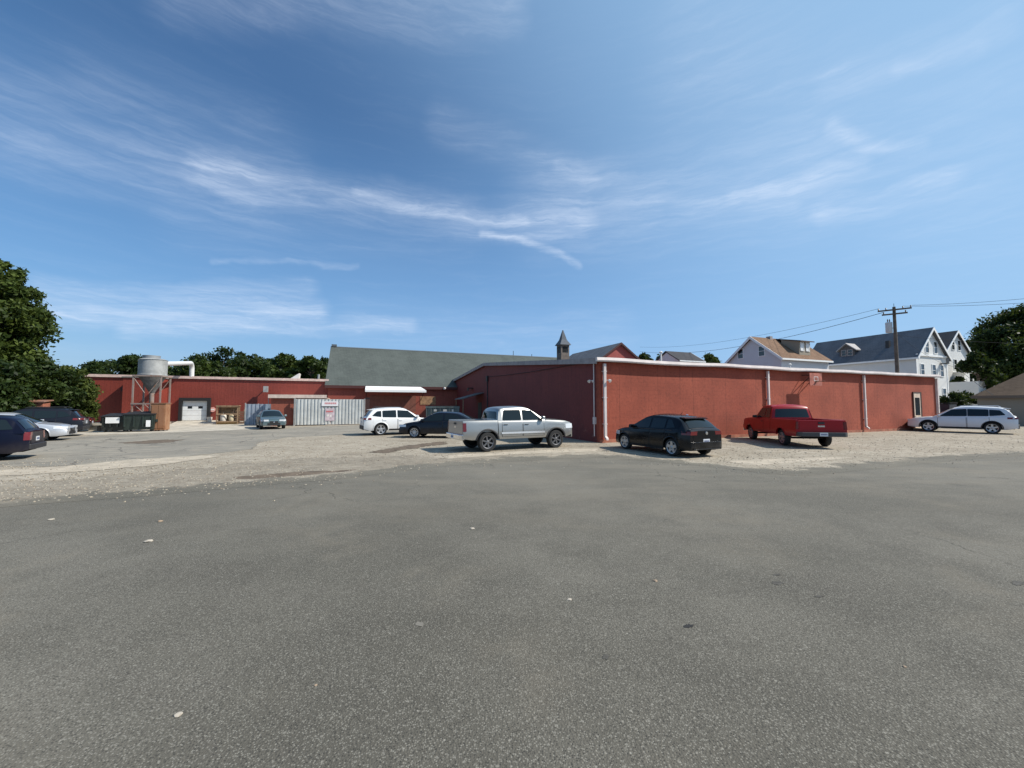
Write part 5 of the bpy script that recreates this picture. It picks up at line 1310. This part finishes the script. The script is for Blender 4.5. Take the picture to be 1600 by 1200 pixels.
    if S.get('rbump'):
        z0, z1, d, m = S['rbump']; yy = sy(x0, z1) * 1.0
        mb = MB(); e = .16
        mb.prism([(x0 + .05, -yy, z0), (x0 - d * .4, -yy + .02, z0), (x0 - d, -yy + e, z0), (x0 - d, yy - e, z0), (x0 - d * .4, yy - .02, z0), (x0 + .05, yy, z0)], (0, 0, z1 - z0)); mb.build('rear_bumper', m, car, bevel=.02)
    if S.get('fbump'):
        z0, z1, d, m = S['fbump']; yy = sy(x1, z1)
        mb = MB(); e = .2; mb.prism([(x1 - .05, -yy - .005, z0), (x1 + d * .3, -yy + .02, z0), (x1 + d, -yy + e, z0), (x1 + d, yy - e, z0), (x1 + d * .3, yy - .02, z0), (x1 - .05, yy + .005, z0)], (0, 0, z1 - z0)); mb.build('front_bumper', m, car, bevel=.02)
    if S.get('plate') is not None:
        z = S['plate']; d = S['rbump'][2] + .004 if S.get('rbump') and S['rbump'][0] < z < S['rbump'][1] else .02
        p = end_box('number_plate', -1, -.155, .155, z - .075, z + .075, d, M_PLATE, bev=0)
        mb = MB(); xx = x0 - d - .003
        for k in range(6): mb.box(xx, xx + .002, -.12 + k * .042, -.095 + k * .042, z - .035, z + .03)
        mb.build('plate_characters', mat('plate blue', (0.05, 0.08, 0.2), .5), p)
    if S.get('trunk'):
        z0, z1 = S['trunk']; mb = MB(); mb.mat(0)
        yy = sy(x0, z0) * .80; end_patch(mb, -1, -yy, yy, z0, z1, .008); mb.mat(1); end_patch(mb, -1, -yy - .012, yy + .012, z0 - .012, z1 + .004, .004)
        hd_ = mb.build('hatch' if S.get('hatch') else 'boot_lid', [paint, M_BLACK], car, fixn=False)
        if S.get('disc'): mb = MB(); mb.lathe([(0, .03), (.055, .028), (.06, .0)], n=18); q = mb.build('emblem', M_CHROME, hd_); q.rotation_euler = (0, -math.pi / 2, 0); q.location = (x0 - .008, 0, S['disc'])
    if S.get('spoiler'):
        z, xx = S['spoiler']; mb = MB(); mb.hexa([(xx - .16, -hr + .06, z - .02), (xx + .12, -hr + .04, z - .01), (xx + .12, hr - .04, z - .01), (xx - .16, hr - .06, z - .02), (xx - .16, -hr + .06, z + .012), (xx + .12, -hr + .04, z + .045), (xx + .12, hr - .04, z + .045), (xx - .16, hr - .06, z + .012)]); mb.build('spoiler', paint, car, bevel=.008)
    # mirrors
    mx, mz = S['mirror']
    for sg in (-1, 1):
        yy = cy_(mz) ; mb = MB(); 
        p = [(mx - .06, yy + .05, mz - .06), (mx + .10, yy + .05, mz - .06), (mx + .06, yy + .24, mz - .05), (mx - .06, yy + .24, mz - .05), (mx - .06, yy + .05, mz + .09), (mx + .08, yy + .05, mz + .08), (mx + .05, yy + .23, mz + .07), (mx - .06, yy + .23, mz + .08)]
        mb.hexa([(a, sg * b, c) for a, b, c in p]); mb.box(mx - .03, mx + .03, min(sg * (yy - .03), sg * (yy + .06)), max(sg * (yy - .03), sg * (yy + .06)), mz - .045, mz - .005)
        mb.build('side_mirror', S.get('mirm', paint), car, bevel=.02)
    # underside
    zl = S.get('belly', zb + .02)
    mb = MB(); wi = h2 - .26; mb.box(x0 + .15, x1 - .15, -wi, wi, zl, zb + .34)
    for xw in (xr, xf): mb.box(xw - RA - .02, xw + RA + .02, -wi - .02, wi + .02, zb + .2, zw + RA + .02)
    mb.build('underbody', M_WELL, car)
    mb = MB()
    for xw in (xr, xf): mb.cyl((xw, -h2 + .2, zw), (xw, h2 - .2, zw), .045, n=8)
    mb.cyl((x0 + .25, -.35, zl + .03), (x0 + .8, -.35, zl + .03), .07, n=10); mb.build('axle', M_DARK, car)
    # wheels
    r = S['r']; tw = S.get('tw', .21); ri = r * S.get('rimf', .66); nsp = S.get('spokes', 5)
    wheel0 = None
    for xw in (xr, xf):
        for sg in (-1, 1):
            yy = h2 - tw / 2 - S.get('inset', .035)
            if wheel0 is None:
                mb = MB(); mb.lathe([(ri, -tw / 2 + .02), (ri + .02, -tw / 2), (r - .03, -tw / 2), (r - .006, -tw / 2 + .03), (r, -tw / 4), (r, tw / 4), (r - .006, tw / 2 - .03), (r - .03, tw / 2), (ri + .02, tw / 2), (ri, tw / 2 - .02), (ri - .02, tw / 2 - .09), (0, tw / 2 - .10)], (0, 0, 0), 'y', 36)
                wheel0 = mb.build('wheel', M_TYRE, car, smooth=45)
                mb = MB(); mb.lathe([(ri - .03, tw / 2 - .06), (ri - .028, tw / 2 - .015), (ri, tw / 2 - .004), (ri + .006, tw / 2 - .012)], (0, 0, 0), 'y', 36)
                mb.lathe([(0, tw / 2 - .012), (.05, tw / 2 - .015), (.075, tw / 2 - .03), (.085, tw / 2 - .07)], (0, 0, 0), 'y', 18)
                for k in range(nsp):
                    a = 2 * math.pi * k / nsp + .3; c_, s_2 = math.cos(a), math.sin(a); w0, w1 = S.get('sw', (.05, .065))
                    def pt(rr, w, y): return (rr * c_ - w * s_2, y, rr * s_2 + w * c_)
                    r0, r1_ = .06, ri - .015; ya, yb = tw / 2 - .055, tw / 2 - .02
                    mb.hexa([pt(r0, -w0 / 1.3, ya), pt(r1_, -w1 / 2, ya), pt(r1_, w1 / 2, ya), pt(r0, w0 / 1.3, ya), pt(r0, -w0 / 1.6, yb), pt(r1_, -w1 / 2.4, yb + .008), pt(r1_, w1 / 2.4, yb + .008), pt(r0, w0 / 1.6, yb)])
                rim = mb.build('rim', S.get('rimm', M_RIM), wheel0, smooth=40)
                w = wheel0
            else: w = copy_tree(wheel0, car)
            w.location = (xw, sg * yy, r); w.rotation_euler = (0, 0, 0 if sg > 0 else math.pi)
    if S.get('extra'): S['extra'](car, x0, x1, sy, cy_, P, surf, h2)
    return car

def heading(dx, dy): return math.atan2(dy, dx)
def put(dx, dy, xw, side, W, px, py):
    """car origin so that the given wheel touches the ground at a pixel"""
    d = Vector((dx, dy, 0)).normalized(); n = Vector((-d.y, d.x, 0)); c = gp(px, py)
    return c - d * xw - n * side * (W / 2 - .04)

P_SILV = car_paint('silver paint', (0.36, 0.36, 0.345), .72, .34)
P_BLK = car_paint('black paint', (0.002, 0.002, 0.003), 0, .2, .15, .3)
P_RED = car_paint('deep red paint', (0.30, 0.003, 0.008), .0, .36, .2, .3)
P_WHT = car_paint('white paint', (0.74, 0.74, 0.72), 0, .35)
P_PEARL = car_paint('pearl white paint', (0.66, 0.66, 0.67), .15, .32)
P_NAVY = car_paint('dark navy paint', (0.003, 0.004, 0.009), 0, .25, .15, .35)
P_BLUE = car_paint('midnight blue paint', (0.003, 0.004, 0.014), 0, .3, .06, .2)
P_TEAL = car_paint('grey teal paint', (0.10, 0.15, 0.16), .4, .35)
P_LSIL = car_paint('bright silver paint', (0.55, 0.56, 0.58), .5, .3)
P_CHAR = car_paint('charcoal paint', (0.010, 0.011, 0.017), .1, .3, .1, .3)

# ---- silver crew cab pickup, right side towards us
T1 = dict(L=5.2, W=1.89, zb=.48, r=.385, gap=.09, xr=-1.57, xf=1.68, paint=P_SILV, crown=.05, nose=.13, tail=.04, chin=.1, kick=.06,
    top=[(-2.7, 1.22), (-2.55, 1.24), (-1.14, 1.235), (-1.10, 1.20), (1.0, 1.18), (1.2, 1.22), (2.2, 1.16), (2.5, 1.09), (2.66, .98), (2.695, .90)],
    sect=([0, .1, .3, .55, .62, .88, 1], [.96, .985, 1, .995, .985, .965, .93]),
    cab=dict(prof=[(-1.12, 1.17), (-1.02, 1.68), (-.82, 1.74), (0, 1.77), (.42, 1.735), (1.24, 1.20)], hb=.87, hr=.70, belt=1.18, top=1.76,
             win=[[(-.90, 1.23), (-.02, 1.23), (-.02, 1.66), (-.80, 1.65)], [(.06, 1.23), (1.0, 1.23), (.48, 1.64), (.06, 1.66)]], rw=(.9, 3.3), rwt=.82),
    bed=(-2.7, -1.12, .78), doors=[(-.94, .01), (.04, 1.06)], hood=(1.25, 2.55), tail_lamp=(.82, 1.15, .12, .05), head_lamp=(.84, 1.04, .42, .34), grille=(.6, .72, .93), grm=M_CHROME,
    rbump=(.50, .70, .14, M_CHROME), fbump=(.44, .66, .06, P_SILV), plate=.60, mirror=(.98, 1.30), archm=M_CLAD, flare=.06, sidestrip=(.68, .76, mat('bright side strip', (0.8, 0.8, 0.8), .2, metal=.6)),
    rimm=M_RIMD, tw=.26, spokes=6, inset=.01, badge=1, hmat=M_CLAD, mirm=P_SILV)
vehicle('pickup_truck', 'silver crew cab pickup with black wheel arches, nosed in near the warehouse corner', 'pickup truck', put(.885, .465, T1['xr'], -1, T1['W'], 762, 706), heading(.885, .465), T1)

# ---- black hatchback, left side and rear towards us
def hatch_extra(car, x0, x1, sy, cy_, P, surf, h2):
    mb = MB(); mb.box(x0 - .03, x0 + .05, -.62, .62, .30, .42); mb.build('rear_valance', M_CLAD, car)
    mb = MB(); mb.cyl((x0 - .03, .5, .33), (x0 + .15, .5, .33), .035); mb.cyl((x0 - .03, .4, .33), (x0 + .15, .4, .33), .035); mb.build('exhaust_tip', M_CHROME, car)
    mb = MB(); mb.cyl((-.9, 0, 1.46), (-1.02, 0, 1.58), .008); mb.build('aerial', M_BLACK, car)
    mb = MB(); mb.lathe([(0, .045), (.05, .03), (.06, 0)], (-1.0, -.25, 1.455), n=10); mb.build('roof_aerial_base', M_CHROME, car)
T2 = dict(L=4.10, W=1.79, zb=.22, r=.325, gap=.05, xr=-1.27, xf=1.31, paint=P_BLK, nose=.2, tail=.14, chin=.04, kick=.06,
    top=[(-2.11, .80), (-2.08, .92), (-1.98, .98), (-1.2, .96), (1.05, .92), (1.5, .88), (1.9, .78), (2.06, .66), (2.11, .58)],
    cab=dict(prof=[(-1.94, .95), (-1.60, 1.30), (-1.33, 1.41), (-.35, 1.475), (.15, 1.44), (1.10, .93)], hb=.83, hr=.60, belt=.94, top=1.47,
             win=[[(-1.42, 1.04), (-1.0, 1.0), (-1.0, 1.33), (-1.16, 1.32)], [(-.92, 1.0), (-.22, .98), (-.22, 1.36), (-.92, 1.345)], [(-.13, .98), (.82, .97), (.22, 1.34), (-.13, 1.36)]], rw=(.7, 3.8), rwt=.80),
    doors=[(-.98, -.20), (-.18, .92)], hood=(1.15, 2.0), tail_lamp=(.80, .93, .30, .30), head_lamp=(.62, .76, .45, .30), grille=(.5, .52, .6),
    plate=.58, trunk=(.46, .93), hatch=1, disc=.86, mirror=(.75, 1.0), spoiler=(1.37, -1.52), rimm=M_RIM, spokes=5, sw=(.09, .12), rimf=.70, clad=.07, rbump=(.34, .56, .05, P_BLK), extra=hatch_extra, mould=(-1.3, .8))
vehicle('hatchback_car', 'glossy black hatchback seen from its rear left corner in front of the long red wall', 'car', put(-.40, .92, T2['xr'], 1, T2['W'], 1049, 713), heading(-.40, .92), T2)

# ---- red extended cab pickup
T3 = dict(L=5.75, W=2.0, zb=.50, r=.37, gap=.09, xr=-1.55, xf=1.83, paint=P_RED, crown=.05, nose=.08, tail=.03, chin=.05, kick=.02,
    top=[(-2.87, 1.22), (-.62, 1.22), (-.5, 1.20), (1.15, 1.18), (1.3, 1.20), (2.5, 1.13), (2.8, 1.06), (2.87, .95)],
    sect=([0, .1, .3, .5, .6, .88, 1], [.95, .98, 1, 1, .985, .975, .94]),
    cab=dict(prof=[(-.55, 1.17), (-.42, 1.77), (-.2, 1.835), (.4, 1.845), (.68, 1.81), (1.33, 1.19)], hb=.91, hr=.76, belt=1.18, top=1.84,
             win=[[(-.36, 1.25), (.14, 1.25), (.14, 1.72), (-.30, 1.71)], [(.20, 1.24), (1.10, 1.24), (.66, 1.71), (.20, 1.73)]], rw=(.6, 3.4), rwt=.86),
    bed=(-2.87, -.57, .78), doors=[(.16, 1.28)], hood=(1.4, 2.6), tail_lamp=(.82, 1.14, .04, .13), head_lamp=(.78, .98, .25, .3), grille=(.62, .74, .98), grm=M_CHROME,
    rbump=(.52, .70, .18, mat('dull bumper', (0.06, 0.06, 0.062), .4, metal=.4)), fbump=(.44, .64, .08, M_CHROME), plate=.62, mirror=(1.02, 1.26), rimm=mat('steel grey rim', (0.26, 0.26, 0.27), .4, metal=.6), tw=.23, spokes=5, sw=(.08, .1), badge=1, hmat=M_CLAD, inset=.06, mirm=M_CLAD)
vehicle('pickup_truck', 'deep red extended cab pickup with its tailgate towards us, parked against the long red wall', 'pickup truck', put(.17, .985, T3['xr'], 1, T3['W'], 1221, 696), heading(.17, .985), T3)

# ---- SUVs
SUV = dict(L=4.95, W=1.93, zb=.30, r=.37, gap=.06, xr=-1.42, xf=1.43, nose=.18, tail=.13, chin=.08, kick=.10,
    top=[(-2.475, .98), (-2.42, 1.08), (-2.3, 1.12), (-1.0, 1.09), (1.0, 1.03), (1.4, 1.02), (2.1, .93), (2.38, .80), (2.47, .70)],
    cab=dict(prof=[(-2.36, 1.08), (-2.12, 1.52), (-1.9, 1.66), (-.6, 1.745), (.15, 1.70), (1.25, 1.02)], hb=.885, hr=.67, belt=1.06, top=1.735,
             win=[[(-2.0, 1.22), (-1.33, 1.14), (-1.33, 1.56), (-1.78, 1.52)], [(-1.305, 1.14), (-.395, 1.12), (-.395, 1.60), (-1.305, 1.57)], [(-.37, 1.12), (.92, 1.09), (.30, 1.56), (-.37, 1.60)]], rw=(.9, 3.8), rwt=.80, rails=(-1.8, .0)),
    doors=[(-1.32, -.36), (-.33, .98)], hood=(1.3, 2.3), tail_lamp=(.96, 1.08, .42, .32), head_lamp=(.74, .86, .48, .34), grille=(.5, .56, .78),
    rbump=(.36, .60, .05, M_CLAD), plate=.82, trunk=(.62, 1.06), hatch=1, mirror=(.90, 1.14), clad=.10, archm=M_CLAD, flare=.05, rimm=M_RIM, spokes=5, sw=(.08, .11), rimf=.70, spoiler=(1.62, -2.05), tw=.23)
T4 = dict(SUV, paint=P_PEARL, cab=dict(SUV['cab'], railm=M_LAMP))
dr4 = Vector((-.62, .785)).normalized()
vehicle('suv', 'pearl white SUV parked side on at the right edge beyond the red wall', 'suv', put(dr4.x, dr4.y, T4['xr'], 1, T4['W'], 1551, 678), heading(dr4.x, dr4.y), T4)
T5 = dict(SUV, paint=P_WHT, L=4.62, xr=-1.33, xf=1.36, archm=P_WHT,
    top=[(-2.31, .92), (-2.26, 1.03), (-2.15, 1.07), (-1.0, 1.06), (1.0, 1.01), (1.4, .99), (1.95, .90), (2.22, .78), (2.31, .68)],
    cab=dict(SUV['cab'], prof=[(-2.2, 1.03), (-1.85, 1.50), (-1.65, 1.60), (-.5, 1.68), (.2, 1.64), (1.2, 1.0)], top=1.67, belt=1.03,
    win=[[(-1.85, 1.20), (-1.3, 1.12), (-1.3, 1.50), (-1.55, 1.47)], [(-1.23, 1.11), (-.40, 1.09), (-.40, 1.54), (-1.23, 1.51)], [(-.32, 1.09), (.88, 1.06), (.32, 1.50), (-.32, 1.54)]], rails=(-1.6, .0)), spoiler=(1.56, -1.80), trunk=(.6, 1.02), doors=[(-1.26, -.34), (-.31, .96)])
vehicle('suv', 'white SUV parked in front of the white canopy, left of the dark sedan', 'suv', put(.88, .475, T5['xr'], -1, T5['W'], 595, 680.5), heading(.88, .475), T5)

SED = dict(L=4.65, W=1.80, zb=.24, r=.325, gap=.05, xr=-1.35, xf=1.38, nose=.2, tail=.16, chin=.05, kick=.1,
    top=[(-2.32, .78), (-2.28, .92), (-2.15, .99), (-1.5, .985), (-.9, .95), (1.0, .90), (1.4, .88), (2.0, .78), (2.24, .66), (2.32, .58)],
    cab=dict(prof=[(-1.95, .97), (-1.22, 1.32), (-.95, 1.39), (-.15, 1.44), (.3, 1.41), (1.25, .90)], hb=.83, hr=.58, belt=.92, top=1.435,
             win=[[(-1.35, 1.02), (-.33, .98), (-.33, 1.345), (-.98, 1.315)], [(-.25, .98), (.95, .95), (.32, 1.32), (-.25, 1.345)]], rw=(.6, 3.6), rwt=.80),
    doors=[(-1.12, -.27), (-.25, .98)], hood=(1.3, 2.15), tail_lamp=(.76, .90, .30, .30), head_lamp=(.62, .75, .46, .30), grille=(.4, .46, .64), plate=.66, trunk=(.56, .93),
    mirror=(.92, 1.0), rimm=M_RIM, spokes=10, sw=(.03, .035), rimf=.70, mould=(-1.3, .9), rbump=(.34, .5, .03, M_CLAD))
T6 = dict(SED, paint=P_NAVY)
vehicle('sedan_car', 'dark navy sedan with bright wheels parked between the white SUV and the silver pickup', 'car', put(-.99, .10, T6['xf'], 1, T6['W'], 647, 684.5), heading(-.99, .10), T6)
T7 = dict(SED, paint=P_TEAL, W=1.78, r=.33, zb=.27, rimm=M_RIMD)
tp_ = Vector((-18.25, 30.5, 0)); tdir = Vector((.60, -.80, 0)).normalized()
vehicle('sedan_car', 'grey teal sedan facing us beside the small red lean-to', 'car', tp_ - tdir * 2.1, heading(tdir.x, tdir.y), T7)

# ---- row at the left edge
WAG = dict(SED, L=4.75, W=1.80, paint=P_BLUE,
    top=[(-2.37, .82), (-2.34, .93), (-2.25, .98), (-.9, .96), (1.0, .92), (1.4, .90), (2.05, .80), (2.28, .68), (2.37, .60)],
    cab=dict(prof=[(-2.28, .96), (-2.0, 1.36), (-1.75, 1.45), (-.4, 1.51), (.25, 1.46), (1.25, .92)], hb=.83, hr=.62, belt=.95, top=1.505,
             win=[[(-2.02, 1.04), (-1.25, 1.01), (-1.25, 1.38), (-1.82, 1.36)], [(-1.17, 1.01), (-.33, 1.0), (-.33, 1.40), (-1.17, 1.385)], [(-.25, 1.0), (.95, .97), (.32, 1.37), (-.25, 1.40)]], rw=(.6, 3.8), rwt=.84),
    xr=-1.38, xf=1.40, tail_lamp=(.66, .93, .12, .16), trunk=(.52, .93), hatch=1, rbump=(.34, .52, .10, M_CLAD), plate=.68)
d8 = Vector((-.80, -.60)).normalized()
pr = gp(41, 719); n8 = Vector((-d8.y, d8.x, 0))
vehicle('station_wagon', 'midnight blue estate car at the left edge, rear towards the lot', 'car', pr + Vector((d8.x, d8.y, 0)) * 2.37 - n8 * .9, heading(d8.x, d8.y), WAG)
T9 = dict(SED, paint=P_LSIL, rimm=M_RIMD)
d9 = Vector((.84, .54)).normalized()
vehicle('sedan_car', 'bright silver car nosing out between the midnight blue estate and the charcoal SUV', 'car', put(d9.x, d9.y, T9['xf'], -1, T9['W'], 60, 690), heading(d9.x, d9.y), T9)
T10 = dict(SUV, paint=P_CHAR, L=4.7, xr=-1.33, xf=1.36, top=T5['top'], cab=T5['cab'], spoiler=T5['spoiler'], trunk=T5['trunk'], doors=T5['doors'], rimm=M_RIMD)
d10 = Vector((-.79, -.61)).normalized(); n10 = Vector((-d10.y, d10.x, 0)); D10 = Vector((d10.x, d10.y, 0))
vehicle('suv', 'charcoal SUV with its rear towards the dumpsters, behind the bright silver car', 'suv', gp(128, 681.5) + D10 * 2.35 - n10 * .95, heading(d10.x, d10.y), T10)
T11 = dict(SED, paint=P_NAVY, rimm=M_RIMD)
vehicle('sedan_car', 'dark sedan hidden behind the charcoal SUV, farthest of the row at the left', 'car', gp(139, 675) + D10 * 2.32 - n10 * .9, heading(d10.x, d10.y), T11)
T12 = dict(SUV, paint=car_paint('grey blue paint', (0.10, 0.12, 0.15), .3, .3))
vehicle('suv', 'grey blue SUV half hidden behind the pearl white SUV', 'suv', wp(1503, 32.2), R(128), T12)
